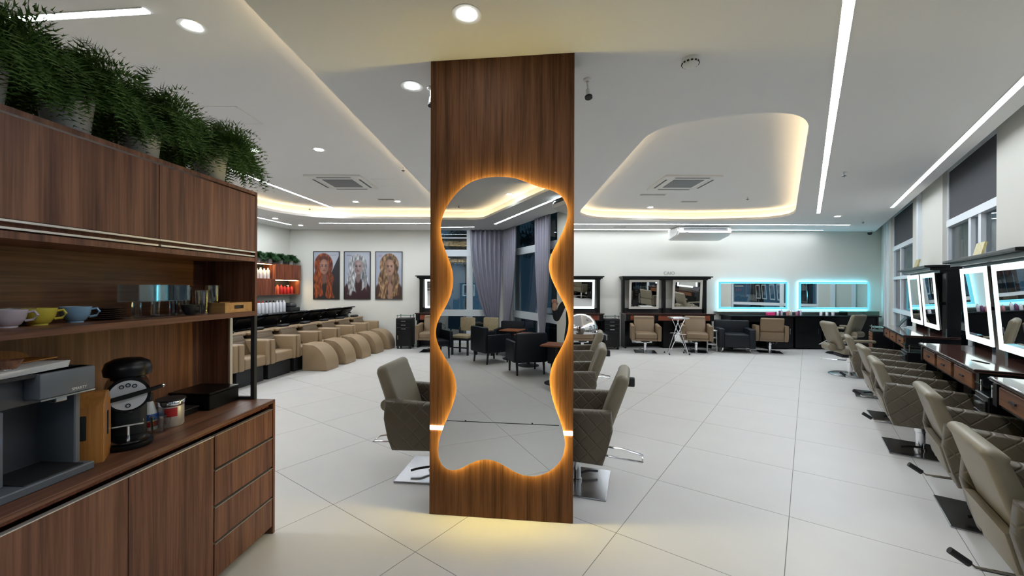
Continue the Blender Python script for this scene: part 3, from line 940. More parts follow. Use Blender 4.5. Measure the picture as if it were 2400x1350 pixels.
# right wall stations
st3 = make_station(2.0, True, 'drawer', (-.48, .49), .80, .96, far=False)
x, y = RW(4.98 - .25, -.14)
place(st3, True, (x, y, 0), RWZ, 'dark styling station with large glowing mirrors at the right edge of the picture', 'right styling stations')
x, y = RW(7.72, -.14)
place(st3, False, (x, y, 0), RWZ, 'farther dark styling station with two glowing mirrors on the right wall', 'right styling stations')
x, y = RW(2.40, -.14)
place(st3, False, (x, y, 0), RWZ, 'styling station whose orange drawer enters at the right picture edge behind the front chairs', 'right styling stations')

def make_trolley(n=3, front='black', w_=.40):
    t = thing('trolley', '', 'trolley')
    h = w_ / 2
    obj('body', MB().box(-h, h, -.20, .20, .07, .80, .006, 1), 'black', t)
    for k in range(n):
        z = .68 - k * .10
        d = obj('drawer', MB().box(-h + .02, h - .02, -.212, -.198, z, z + .085, .003, 1), front, t)
        obj('handle', MB().box(-.06, .06, -.226, -.210, z + .04, z + .052), 'chrome', d)
    d = obj('door', MB().box(-h + .02, h - .02, -.210, -.198, .10, .46, .003, 1), front, t)
    obj('handle', MB().box(-h + .05, -h + .062, -.224, -.208, .25, .36), 'chrome', d)
    for sx in (-1, 1):
        for sy in (-1, 1):
            obj('post', MB().cyl((sx * (h - .03), sy * .17, .80), (sx * (h - .03), sy * .17, .89), .008, n=8), 'chrome', t)
            obj('caster', MB().ball((sx * (h - .04), sy * .15, .035), .035, 10), 'blackm', t)
    obj('glass_shelf', MB().box(-h, h, -.20, .20, .862, .870), 'greenglass', t)
    return t
tr = make_trolley()
x, y = RW(3.565, .22)
place(tr, True, (2.61, 10.75, 0), 0, 'black drawer trolley with chrome handles between the two far stations', 'black trolleys')
place(tr, False, (-2.82, 10.75, 0), 0, 'black drawer trolley at the far wall, left of the column', 'black trolleys')
place(make_trolley(w_=.30), True, (x, y, 0), RWZ, 'narrow black trolley with glass top between the stations at the right edge', 'black trolleys')
x, y = RW(6.25, .28)
place(tr, False, (x, y, 0), RWZ, 'black trolley with glass top between the two glowing stations', 'black trolleys')
tr2 = make_trolley(3, 'drawer', .55)
x, y = RW(9.45, .30)
place(tr2, True, (x, y, 0), RWZ, 'wider trolley with orange-brown wooden drawers past the far glowing station')

# ------------------------------------------------------------------ far wall: cyan mirrors and long black counter
for x0, x1, lb in ((5.72, 7.60, 'wide mirror with cyan glow, left one of the pair'), (7.93, 9.86, 'wide mirror with cyan glow, right one of the pair')):
    t = thing('backlit_mirror', lb, 'mirror', ((x0 + x1) / 2, 11.25, 1.42), 0, 'cyan backlit mirrors')
    a = (x1 - x0) / 2; b = .375
    obj('mirror_glass', MB().box(-a + .05, a - .05, -.062, -.05, -b + .05, b - .05), 'mirror', t)
    m = MB()
    for q in ((-a, a, b - .045, b), (-a, a, -b, -b + .045), (-a, -a + .045, -b + .045, b - .045), (a - .045, a, -b + .045, b - .045)):
        m.box(q[0], q[1], -.06, -.03, q[2], q[3])
    obj('light_border', m, 'cyan', t, label='glowing cyan border')
    m = MB()
    for q in ((-a + .012, a - .012, b - .014, b - .012), (-a + .012, a - .012, -b + .012, -b + .014), (-a + .012, -a + .014, -b + .014, b - .014), (a - .014, a - .012, -b + .014, b - .014)):
        m.box(q[0], q[1], -.028, -.014, q[2], q[3])
    obj('back_light', m, 'cyan_back', t, label='cyan ribbon shining onto the wall')
    obj('backing', MB().box(-a + .06, a - .06, -.05, -.0, -b + .06, b - .06), 'white', t)
tag(obj('wall_shelf', MB().box(5.6, 9.95, 11.05, 11.245, .965, .985), 'white'), 'thin ledge on the wall under the two cyan mirrors', 'shelf')
t = thing('makeup_counter', 'long black counter under the cyan mirrors', 'counter', (7.7, 10.9, 0))
obj('worktop', MB().box(-1.95, 2.05, -.22, .34, .86, .89, .003, 1), 'black', t)
b = MB().box(-1.9, -1.85, -.18, .34, 0, .86).box(-1.85, 2.0, .28, .34, 0, .86).box(1.95, 2.0, -.18, .28, 0, .86)
b.box(-1.85, -.95, -.15, .28, .72, .86)
obj('frame', b, 'black', t)
for x0 in (-.95, -.2, .55, 1.25):
    d = obj('cabinet_door', MB().box(x0 + .01, x0 + .70, -.17, .28, .04, .85, .004, 1), 'black', t)
    obj('handle', MB().box(x0 + .60, x0 + .62, -.185, -.17, .4, .55), 'chrome', d)
t = thing('display_case', 'low glass case at the right end of the black counter', 'glass case', (9.30, 10.86, .89))
obj('base', MB().box(-.42, .42, -.14, .14, 0, .012), 'blackm', t)
for q in ((-.42, .42, -.14, -.134, .012, .12), (-.42, .42, .134, .14, .012, .12), (-.42, -.414, -.134, .134, .012, .12), (.414, .42, -.134, .134, .012, .12), (-.42, .42, -.14, .14, .12, .126)):
    obj('glass_pane', MB().box(*q), 'greenglass', t)
cols = {'pink': srgb(230, 60, 130), 'white': srgb(220, 220, 225), 'red': srgb(176, 40, 40), 'rose': srgb(170, 110, 120), 'coral': srgb(208, 96, 66), 'blk': srgb(28, 28, 34), 'beige': srgb(190, 170, 140), 'purple': srgb(110, 70, 110)}
for k, v in cols.items(): M['c_' + k] = mat(k + '_plastic', v, 0.35)
def make_bottle(colr, capc, r=.03, h=.17, pump=False):
    t = thing('bottle', '', 'bottle')
    obj('body', MB().lathe([(r * .96, 0), (r, .006), (r, h * .72), (r * .8, h * .82), (r * .38, h * .86)], n=14), 'c_' + colr, t, smooth=40)
    if pump:
        obj('pump', MB().cyl((0, 0, h * .86), (0, 0, h * 1.05), r * .2, n=8).box(-r * .9, r * .25, -r * .2, r * .2, h * 1.03, h * 1.09), 'c_' + capc, t)
    else:
        obj('cap', MB().cyl((0, 0, h * .85), (0, 0, h), r * .45, n=10), 'c_' + capc, t)
    return t
t = thing('pink_box', 'small bright pink container on the black counter under the cyan mirrors', 'container', (6.88, 10.78, .89))
obj('box', MB().box(-.1, .1, -.06, .06, 0, .07, .02), 'c_pink', t, smooth=35); obj('lid', MB().box(-.1, .1, -.06, .06, .072, .09, .008, 1), 'c_pink', t)
btypes = {}
def bottle(x, y, z, colr, capc, r, h, pump, label, group):
    key = (colr, capc, r, h, pump)
    if key in btypes:
        o = copy_tree(btypes[key])
    else:
        o = make_bottle(colr, capc, r, h, pump); btypes[key] = o
    o.location = (x, y, z); o['label'] = label; o['group'] = group
    return o
seqs = ['white', 'purple', 'white', 'rose', 'beige', 'white', 'rose', 'purple', 'white']
for k, cc in enumerate(seqs):
    bottle(7.08 + k * .085, 10.80 + .05 * (k % 3), .89, cc, 'white', .028, .13 + .02 * (k % 3), False, 'small %s bottle on the black counter, %s to the right of the pink container' % (cc, ['first', 'second', 'third', 'fourth', 'fifth', 'sixth', 'seventh', 'eighth', 'ninth'][k]), 'bottles on the black counter')
for k in range(3):
    bottle(8.25 + k * .16, 10.82, .89, 'white', 'white', .034, .11, False, ['left', 'middle', 'right'][k] + ' one of three short white jars on the black counter', 'white jars on the black counter')

# black armchair, stool, folding stand
t = thing('black_armchair', 'low black leather armchair with chrome feet at the far wall', 'armchair', (5.68, 10.36, 0), face(-.3, -1))
obj('seat', MB().box(-.28, .28, -.28, .33, .14, .46, .02, 2), 'navy', t, smooth=35)
obj('seat_cushion', MB().box(-.275, .275, -.22, .34, .40, .47, .03, 3), 'navy', t, smooth=35)
for sx in (-1, 1):
    obj('armrest', MB().box(sx * .345 - .07, sx * .345 + .07, -.36, .33, .12, .60, .025, 3), 'navy', t, smooth=35)
    for yy in (-.28, .24):
        obj('foot', MB().tube([(sx * .30, yy, .13), (sx * .31, yy, .06), (sx * .36, yy, .0)], [.018, .016, .010]), 'chrome', t)
obj('backrest', MB().box(-.41, .41, -.40, -.24, .14, .78, .03, 3), 'navy', t, smooth=35)
t = thing('step_stool', 'narrow white metal step stool beside the black armchair', 'stool', (5.19, 10.52, 0), -.4)
for sx in (-1, 1):
    for sy in (-1, 1):
        obj('leg', MB().cyl((sx * .11, sy * .13, 0), (sx * .10, sy * .10, .52), .012, n=8), 'white', t)
for z in (.17, .34, .52):
    obj('tread', MB().box(-.12, .12, -.13, .12, z - .012, z + .012, .004, 1), 'white', t)
t = thing('folding_stand', 'folding chrome trolley stand with crossed legs between the two far chairs', 'stand', (4.06, 9.90, 0))
for sx in (-1, 1):
    for a, b in ((-.24, .10), (.24, -.10)):
        obj('leg', MB().tube([(sx * .05 + a + .0, sx * .16, .02), (b, sx * .16, .88)], .010), 'chrome', t)
obj('cross_bar', MB().cyl((-.13, -.16, .5), (.13, -.16, .5), .008), 'chrome', t)
obj('cross_bar', MB().cyl((-.13, .16, .5), (.13, .16, .5), .008), 'chrome', t)
obj('cross_bar', MB().cyl((.22, -.16, .06), (.22, .16, .06), .008), 'chrome', t)
f = MB().tube([(-.19, -.18, .89), (.19, -.18, .89), (.19, .18, .89), (-.19, .18, .89)], .012, closed=True)
obj('tray_rim', f, 'chrome', t); obj('tray', MB().box(-.18, .18, -.17, .17, .86, .885), 'alu', t)
for sx in (-.29, .19):
    for sy in (-.16, .16):
        obj('caster', MB().ball((sx + .02, sy, .02), .02, 8), 'blackm', t)

def text(s, size, loc, rot, m, name, label=None, cat=None, parent=None, ext=.002):
    cu = bpy.data.curves.new(name, 'FONT')
    cu.body = s; cu.size = size; cu.extrude = ext; cu.align_x = 'CENTER'
    o = bpy.data.objects.new(name, cu)
    C.objects.link(o)
    bpy.context.view_layer.update()
    me = bpy.data.meshes.new_from_object(o.evaluated_get(bpy.context.evaluated_depsgraph_get()))
    bpy.data.objects.remove(o)
    me.materials.clear(); me.materials.append(M[m])
    o = bpy.data.objects.new(name, me)
    C.objects.link(o)
    o.location = loc; o.rotation_euler = rot
    if parent: o.parent = parent
    if label: tag(o, label, cat)
    return o
text('CAIO', .13, (4.36, 11.246, 1.985), (PI / 2, 0, 0), 'letter', 'wall_lettering', 'small thin grey letters CAIO above the far station', 'lettering')

# ------------------------------------------------------------------ silver hood dryer
t = thing('hood_dryer', 'silver hood hair dryer just right of the wooden column', 'hair dryer', (1.24, 7.3, 0), 1.15)
obj('hood', MB().lathe([(.29, 0), (.30, .03), (.29, .12), (.25, .22), (.17, .30), (.08, .335), (.01, .34)], cz=.80, n=28, cap=False).lathe([(.27, 0), (.265, .12), (.22, .21), (.14, .28), (.01, .31)], cz=.80, n=28, cap=False), 'chrome', t, smooth=60)
obj('visor', MB().prism_x([(-.30, .80), (-.44, .74), (-.46, .76), (-.31, .86)], -.16, .16, .006), 'chrome', t, smooth=50)
obj('pole', MB().cyl((0, .26, .1), (0, .26, .95), .018), 'chrome', t)
obj('bracket', MB().box(-.03, .03, .2, .28, .9, .98), 'blackm', t)
for k in range(5):
    a = 2 * PI * k / 5
    lg = obj('leg', MB().tube([(0, .26, .12), (.26 * math.cos(a), .26 + .26 * math.sin(a), .05)], .014), 'chrome', t)
    obj('caster', MB().ball((.26 * math.cos(a), .26 + .26 * math.sin(a), .027), .027, 8), 'blackm', lg)

# ------------------------------------------------------------------ posters
def poster(x0, x1, z0, z1, kind, label):
    t = thing('framed_portrait', label, 'poster', ((x0 + x1) / 2, 11.25, (z0 + z1) / 2), 0)
    a, b = (x1 - x0) / 2, (z1 - z0) / 2
    fm = MB()
    for q in ((-a, a, b - .018, b), (-a, a, -b, -b + .018), (-a, -a + .018, -b + .018, b - .018), (a - .018, a, -b + .018, b - .018)):
        fm.box(q[0], q[1], -.030, -.002, q[2], q[3])
    obj('frame', fm, 'blackm' if kind != 2 else 'greyd', t)
    nu, nv = 84, 156
    U, V = np.meshgrid(np.linspace(0, 1, nu + 1), np.linspace(0, 1, nv + 1))   # v up from the bottom
    X, Y = U * 62, (1 - V) * 114                       # picture units, y down
    def blob(cx, cy, rx, ry, soft=.12):
        d = np.sqrt(((X - cx) / rx) ** 2 + ((Y - cy) / ry) ** 2)
        return np.clip((1 - d) / soft + .5, 0, 1)
    def mixc(c, colr, m):
        return c * (1 - m[..., None]) + np.array(colr)[None, None, :] * m[..., None]
    nz = np.vectorize(lambda px, py, s, q: noise.noise(Vector((px * s, py * s * q, kind * 9.1))))
    n1 = nz(X, Y, .12, .35); n2 = nz(X, Y, .35, .25); n3 = nz(X, Y, .07, 1.0)
    wav = np.clip(.38 + .22 * np.sin(X * .62 + 2.2 * np.sin(Y * .09 + kind) + 7 * n3 + 3 * n1) + .55 * n1 + .3 * n2, 0, 1)
    c = np.ones(X.shape + (3,)) * np.array([.56, .60, .70])
    c = mixc(c, [.66, .70, .78], blob(44, 18, 26, 22, .8))
    P = {0: dict(hair=[.26, .055, .012], hl=[.50, .15, .035], skin=[.52, .30, .24], cloth=[.03, .015, .02], f=(25, 36, 11, 18), bg=[.035, .025, .04]),
         1: dict(hair=[.42, .43, .45], hl=[.72, .73, .74], skin=[.50, .38, .37], cloth=[.075, .012, .022], f=(33, 37, 10.5, 17.5), bg=[.6, .63, .7]),
         2: dict(hair=[.22, .12, .055], hl=[.58, .40, .24], skin=[.56, .36, .27], cloth=[.12, .06, .035], f=(33, 37, 11, 19), bg=[.6, .63, .7])}[kind]
    if kind == 0:
        c = mixc(c, P['bg'], np.clip((X + Y * .45 - 66) / 2 + .5, 0, 1))
    fx, fy, fw, fh = P['f']
    body = blob(31, 108, 36, 44, .1)
    c = mixc(c, P['cloth'], body)
    # neck and chest
    c = mixc(c, [v * .62 for v in P['skin']], blob(fx, fy + 22, 6.5, 16, .3))
    if kind == 2: c = mixc(c, [v * .9 for v in P['skin']], blob(34, 98, 7, 24, .3))
    if kind == 0: c = mixc(c, [v * .5 for v in P['skin']], blob(22, 66, 12, 12, .5))
    hair = np.maximum(blob(fx - 1, fy - 4, fw + 12, fh + 11, .08), np.clip(1 - np.abs((X - (fx - 2)) / (24 + 3 * np.sin(Y * .12) + (Y - 60) * .06)) , 0, 1) * 8 * (Y > fy))
    hair = np.clip(hair, 0, 1) * np.clip((112 - Y + 10 * n1) / 4, 0, 1) if kind != 1 else np.clip(hair, 0, 1) * np.clip((100 - Y + 14 * n1 - np.abs(X - 20) * .3) / 4, 0, 1)
    gap = blob(fx + 1, fy + 42, 5.5 + (3 if kind == 1 else 0), 30, .3) * (Y > fy + 12)
    hair = hair * (1 - gap)
    hc = np.array(P['hair'])[None, None, :] * (1 - wav[..., None]) + np.array(P['hl'])[None, None, :] * wav[..., None]
    hc = hc * (1 + .9 * n2[..., None]) * (1 - .35 * blob(fx + fw + 4, fy + 14, 6, 26, .6)[..., None])
    hc = np.clip(hc, .008, 1)
    c = c * (1 - hair[..., None]) + hc * hair[..., None]
    if kind != 1: c = mixc(c, [v * .35 for v in P['hair']], blob(fx, fy - fh - 3, 9, 5, .8) * .7)
    fc = blob(fx, fy, fw, fh, .12)
    c = mixc(c, P['skin'], fc)
    sh = blob(fx - fw * .8 if kind else fx + fw * .9, fy + 2, fw * .8, fh * 1.2, .9) * fc * .5
    c = mixc(c, [v * .45 for v in P['skin']], sh)
    c = mixc(c, [min(1, v * 1.35) for v in P['skin']], blob(fx + 1, fy - 8, 5.5, 5, .9) * fc * .6)
    c = mixc(c, [min(1, v * 1.3) for v in P['skin']], blob(fx + (.8 if kind else -.5), fy + 2, 1.5, 6, .8) * fc * .7)
    for sx in (-1, 1):
        c = mixc(c, [.10, .055, .04], blob(fx + sx * 4.3, fy - 4.6, 3.0, .9, .6) * .8)
        c = mixc(c, [.05, .03, .03], blob(fx + sx * 4.1, fy - 1.6, 2.4, 1.3, .5) * .9)
    c = mixc(c, [.16, .06, .05], blob(fx, fy + 5.6, 1.9, .8, .8) * .6)
    c = mixc(c, [.30, .09, .08], blob(fx, fy + 9.3, 3.2, 1.35, .4) * .9)
    c = mixc(c, [.14, .05, .045], blob(fx, fy + 9.2, 3.0, .35, .6) * .7)
    # hair locks falling over the sides of the face
    lock = np.clip(1 - np.abs(X - (fx - fw + .5 + 1.2 * np.sin(Y * .2))) / 1.6, 0, 1) * (Y > fy - 14) * (Y < fy + 18)
    c = c * (1 - lock[..., None] * .8) + hc * lock[..., None] * .8
    if kind == 0: c = mixc(c, [.30, .26, .34], ((Y > 7) & (Y < 8.4) & (X > 32) & (X < 56)).astype(float) * .7)
    if kind == 1: c = mixc(c, [.35, .30, .36], ((Y > 7) & (Y < 10) & (X > 5) & (X < 17)).astype(float) * .6)
    if kind == 2: c = mixc(c, [.55, .40, .48], blob(10, 9, 5, 3.4, .5) * .6)
    c = np.clip(c, 0, 1) ** 1.25 * .66
    me = bpy.data.meshes.new('print')
    ia, ib = a - .018, b - .018
    vs = np.stack([(U * 2 - 1) * ia, np.full(U.shape, -.016), (V * 2 - 1) * ib], -1).reshape(-1, 3)
    idx = np.arange((nu + 1) * (nv + 1)).reshape(nv + 1, nu + 1)
    fs = np.stack([idx[:-1, :-1], idx[:-1, 1:], idx[1:, 1:], idx[1:, :-1]], -1).reshape(-1, 4)
    me.from_pydata(vs.tolist(), [], fs.tolist())
    at = me.color_attributes.new('ink', 'FLOAT_COLOR', 'POINT')
    rgba = np.concatenate([np.clip(c, 0, 1), np.ones(c.shape[:2] + (1,))], -1).astype(np.float32)
    at.data.foreach_set('color', rgba.reshape(-1))
    m = bpy.data.materials.new('printed_portrait')
    m.use_nodes = True
    b_ = m.node_tree.nodes['Principled BSDF']
    an = m.node_tree.nodes.new('ShaderNodeAttribute'); an.attribute_name = 'ink'
    m.node_tree.links.new(an.outputs['Color'], b_.inputs['Base Color'])
    b_.inputs['Roughness'].default_value = .5
    me.materials.append(m)
    obj('print', me, None, t)
poster(-5.51, -4.78, 1.27, 2.60, 0, 'framed portrait of a woman with long wavy copper-red hair')
poster(-4.66, -3.92, 1.27, 2.60, 1, 'framed portrait of a woman with silver-white hair and dark red top')
poster(-3.79, -3.04, 1.27, 2.60, 2, 'framed portrait of a woman with long dark-blond wavy hair')

# ------------------------------------------------------------------ wash units
def make_wash(foot):
    t = thing('wash_unit', '', 'wash chair')
    # local -y is the front of the chair, x runs along the row
    obj('base', MB().box(-.30, .30, .10, .75, 0, .34, .006, 1), 'blackm', t)
    obj('seat', MB().box(-.24, .24, .0, .52, .28, .46, .035, 3), 'tan', t, smooth=35)
    for sx in (-1, 1):
        obj('armrest', MB().box(sx * .29 - .05, sx * .29 + .05, .0, .58, .27, .70, .025, 3), 'tan', t, smooth=35)
    mb = MB().prism_x([(.26, .42), (.40, .42), (.62, .82), (.44, .80)], -.25, .25, .03, 3)
    obj('backrest', mb, 'tan_q_shaded', t, smooth=35)
    obj('shoulder_pad', MB().box(-.33, .33, .44, .68, .76, .82, .025, 3), 'tan', t, smooth=35)
    bo = obj('pedestal', MB().box(-.2, .2, .80, 1.15, 0, .84, .01, 1), 'black', t)
    # tilted black basin: tapered tray swept along x
    m = MB()
    m.prism_x([(.84, .84), (1.24, .78), (1.36, .93), (.74, 1.05), (.70, 1.03)], -.25, .25, .03, 2)
    obj('basin', m, 'black', t, smooth=30)
    m = MB().prism_x([(.74, 1.045), (1.36, .925), (1.40, .945), (.66, 1.09), (.64, 1.07)], -.275, .275, .006, 1)
    obj('basin_rim', m, 'black', t, smooth=30)
    fc = obj('faucet', MB().tube([(.18, .86, .84), (.18, .80, .93), (.18, .72, .91)], .016), 'chrome', t, smooth=True)
    obj('neck_rest', MB().box(-.12, .12, .48, .60, .82, .87, .02, 2), 'blackm', t, smooth=35)
    if foot:
        pr = [(0, 0), (0, .50)]
        for i in range(1, 11):
            a = PI / 2 * i / 10
            pr.append((-.10 - .40 * math.sin(a), .06 + .45 * math.cos(a)))
        pr.append((-.50, 0))
        pr[1] = (0, .51)
        obj('footrest', MB().prism_x(pr, -.22, .22, .02, 2), 'tan', t, smooth=35)
    return t
w1 = make_wash(True); w0 = make_wash(False)
ords = ['nearest', 'second', 'third', 'fourth', 'last']
for k in range(5):
    Y = 7.99 + .68 * k
    place(w1, k == 0, (-4.00 + .13 * (Y - 8), Y, 0), LWZ + .06, '%s tan wash chair with a rounded footrest, counted towards the posters' % ords[k], 'wash chairs with footrests')
for k in range(3):
    Y = 7.31 - .68 * k
    place(w0, k == 0, (-4.00 + .13 * (Y - 8), Y, 0), LWZ + .06, ['tan wash chair without footrest, next to the first footrest', 'tan wash chair without footrest, seen beside the black cabinet post', 'tan wash chair without footrest, farthest left behind the drinks cabinet'][k], 'wash chairs without footrests')

# shelf unit on the left wall
def LW(a, d):
    p = LP - LU * a + LN * d
    return (p.x, p.y)
x, y = LW(0, .005)
t = thing('wall_cabinet', 'walnut wall cabinet with staggered doors and niches left of the posters', 'cabinet', (x, y, 0), LWZ)
b = MB()
for z in (1.40, 1.785, 2.17):
    b.box(-1.95, -.05, -.34, 0, z, z + .025)
for xx in (-1.95, -1.0, -.075):
    b.box(xx, xx + .025, -.34, 0, 1.425, 2.17)
obj('carcass', b, 'walnut_red', t)
obj('niche_back', MB().box(-1.92, -.06, -.02, 0, 1.42, 2.17), 'blackm', t)
obj('door', MB().box(-.99, -.05, -.36, -.34, 1.80, 2.195), 'walnut_red', t)
obj('door', MB().box(-1.95, -1.0, -.36, -.34, 1.40, 1.79), 'walnut_red', t)
obj('niche_light', MB().box(-.95, -.1, -.30, -.28, 1.778, 1.784), 'channel', t)
obj('niche_light', MB().box(-1.9, -1.05, -.30, -.28, 2.163, 2.169), 'channel', t)
t2 = thing('side_counter', 'walnut and black counter below the left wall cabinet', 'counter', (x, y, 0), LWZ)
obj('worktop', MB().box(-2.4, -.05, -.62, 0, .93, .965), 'black', t2)
obj('front_panel', MB().box(-2.4, -1.0, -.60, -.58, .70, .93), 'walnut_red', t2)
obj('cabinet_body', MB().box(-2.38, -.07, -.57, 0, 0, .93), 'black', t2)
def LB(a, d, z, *args):
    px_, py_ = LW(a, d)
    bottle(px_, py_, z, *args)
for k in range(4):
    LB(1.08 + k * .12, .22, 1.81, 'white', 'white', .045, .27 - .02 * (k % 2), False, ['first', 'second', 'third', 'fourth'][k] + ' white bottle from the right in the upper niche of the wall cabinet', 'white bottles in the upper niche')
for k, cc in enumerate(['beige', 'coral', 'red', 'red', 'red', 'red']):
    LB(.88 - k * .13, .22, 1.425, cc, 'white' if cc == 'beige' or k == 4 else 'red' if cc == 'red' else 'coral', .042, .24 - .03 * (k > 2), k == 4,
       {'beige': 'beige bottle', 'coral': 'coral bottle', 'red': 'red bottle'}[cc] + (' with white pump' if k == 4 else '') + ' in the lower niche, %s from the left' % ['first', 'second', 'third', 'fourth', 'fifth', 'sixth'][k], 'bottles in the lower niche')
for k in range(9):
    cc = 'white'
    cp_ = 'red' if k in (6, 7) else 'blk' if k in (3, 4, 5) else 'white'
    LB(.68 + k * .12, .35, .965, cc, cp_, .045, .30, False, ['first', 'second', 'third', 'fourth', 'fifth', 'sixth', 'seventh', 'eighth', 'ninth'][k] + ' bottle from the right in the white row below the wall cabinet, %s cap' % {'red': 'red', 'blk': 'dark', 'white': 'white'}[cp_], 'row of white bottles on the side counter')
px_, py_ = LW(.35, .3)
t = thing('towel_warmer', 'dark machine on the counter right of the white bottle row', 'machine', (px_, py_, .965), LWZ)
obj('body', MB().box(-.17, .17, -.15, .15, 0, .10, .02), 'blackm', t); obj('lid', MB().box(-.12, .10, -.12, .12, .10, .22, .05, 3), 'greyd', t, smooth=35)

# ------------------------------------------------------------------ foliage
def fern_mesh(nm, seed, n=430, L=(.20, .38), droop=1.6, ll=.030, m='fern', shelf=None):
    random.seed(seed)
    bm = bmesh.new()
    for i in range(n):
        a = rnd() * 2 * PI
        el = R(5 + 75 * rnd())
        Ln = L[0] + (L[1] - L[0]) * rnd()
        d = Vector((math.cos(a) * math.cos(el), math.sin(a) * math.cos(el), math.sin(el)))
        p = Vector((d.x * .05, d.y * .05 + (rnd() - .5) * .1, .0))
        st = 15
        for k in range(st):
            t = k / st
            d = (d + Vector((0, 0, -.13 * droop * (.4 + t)))).normalized()
            q = p + d * (Ln / st)
            w_ = ll * math.sin(PI * min(1, .12 + .9 * t)) + .006
            side = d.cross(Vector((0, 0, 1)))
            side = side.normalized() if side.length > .05 else Vector((1, 0, 0))
            up = side.cross(d)
            for s_ in (-1, 1, 0):
                sd = side * s_ + up * (.5 if s_ else .9) * (rnd() - .2)
                tip = p + sd.normalized() * w_ * (.8 + .5 * rnd()) + d * w_ * .7
                bm.faces.new([bm.verts.new(p), bm.verts.new(p + d * w_ * .32), bm.verts.new(tip)])
            p = q
            if shelf is not None and p.z < -.155 and p.x < shelf: break
    me = bpy.data.meshes.new(nm)
    bm.to_mesh(me); bm.free()
    me.materials.append(M[m])
    return me
KZ0 = math.atan2(-.0484, 1)
fm1 = fern_mesh('fern_fronds', 3, shelf=.215); fm2 = fern_mesh('fern_fronds', 9, n=440, shelf=.215)
for k, (x, y, lb) in enumerate([(-1.87, 1.40, 'hanging fern in a white pot, nearest the camera on the walnut cabinet'), (-1.85, 1.68, 'bushy fern between the nearest and the middle pots on the walnut cabinet'),
                               (-1.84, 2.00, 'hanging fern in a white pot, middle of the walnut cabinet top'), (-1.82, 2.44, 'hanging fern in a white pot at the far end of the walnut cabinet top')]):
    t = thing('potted_fern', lb, 'potted plant', (x, y, 2.2185), KZ0, 'ferns on the walnut cabinet')
    obj('pot', MB().lathe([(.06, 0), (.07, .01), (.085, .16), (.088, .17), (.08, .17), (.075, .15), (.01, .15)], n=24, cap=False), 'pot', t, smooth=40)
    o = obj('fronds', fm1 if k % 2 else fm2, None, t, loc=(0, 0, .17), kind='stuff')
    o.scale = (1, 1 if k < 2 else -1, 1)
fm3 = fern_mesh('leaves', 5, n=110, L=(.14, .21), droop=.8, ll=.05, m='fern2', shelf=9)
for k in range(5):
    px_, py_ = LW(.24 + k * .38, .20)
    t = thing('potted_plant', ['small bushy plant at the right end of the walnut wall cabinet', 'second small plant from the right on the walnut wall cabinet', 'middle small plant on the walnut wall cabinet',
        'second small plant from the left on the walnut wall cabinet', 'small plant at the left end of the walnut wall cabinet'][k], 'potted plant', (px_, py_, 2.197), k, 'plants on the wall cabinet')
    obj('pot', MB().lathe([(.05, 0), (.07, .12), (.06, .12), (.01, .10)], n=16, cap=False), 'pot', t, smooth=40)
    obj('leaves', fm3, None, t, loc=(0, 0, .12), rz=k * 2.1, kind='stuff')

# ------------------------------------------------------------------ walnut drinks cabinet on the left
KZ = math.atan2(-.0484, 1)
KO = Vector((-1.545, 2.65))
kx = Vector((math.cos(KZ), math.sin(KZ))); ky = Vector((-math.sin(KZ), math.cos(KZ)))
def K(x, y):
    p = KO + kx * x + ky * y
    return (p.x, p.y)
Y0 = -2.15
t = thing('drinks_base_cabinet', 'walnut base cabinet with long doors and four drawers at the left', 'cabinet', (KO.x, KO.y, 0), KZ)
obj('worktop', MB().box(-.50, 0, Y0, 0, .848, .869, .002, 1), 'walnut_h', t)
b = MB().box(-.50, -.0, -.022, -.001, 0, .848).box(-.50, -.03, Y0, Y0 + .02, 0, .848).box(-.50, -.48, Y0 + .02, -.022, .05, .848)
b.box(-.48, -.06, Y0 + .02, -.022, .04, .06).box(-.09, -.07, Y0 + .02, -.022, 0, .06)
b.box(-.48, -.03, Y0 + .02, -.022, .60, .61)
obj('carcass', b, 'walnut', t)
obj('inner_shadow_gap', MB().box(-.06, -.03, Y0 + .02, -.022, .825, .848), 'walnut_red', t)
xd = (-.022, -.002)
zz = [(.635, .808), (.440, .620), (.245, .425), (.052, .232)]
for z0, z1 in zz:
    d = obj('drawer', MB().box(xd[0], xd[1], -.502, -.026, z0, z1, .0015, 1), 'walnut', t)
    obj('handle', MB().box(xd[0], xd[1] + .003, -.502, -.026, z1, z1 + .004), 'alu2', d, label='slim metal edge handle')
ye = -.507
for k in range(4):
    y1 = ye - k * .455 - .003; y0 = max(Y0 + .02, ye - (k + 1) * .455)
    if y1 - y0 < .05: break
    d = obj('door', MB().box(xd[0], xd[1], y0, y1, .052, .808, .0015, 1), 'walnut', t)
    obj('handle', MB().box(xd[0], xd[1] + .003, y0, y1, .808, .812), 'alu', d, label='slim metal edge handle')

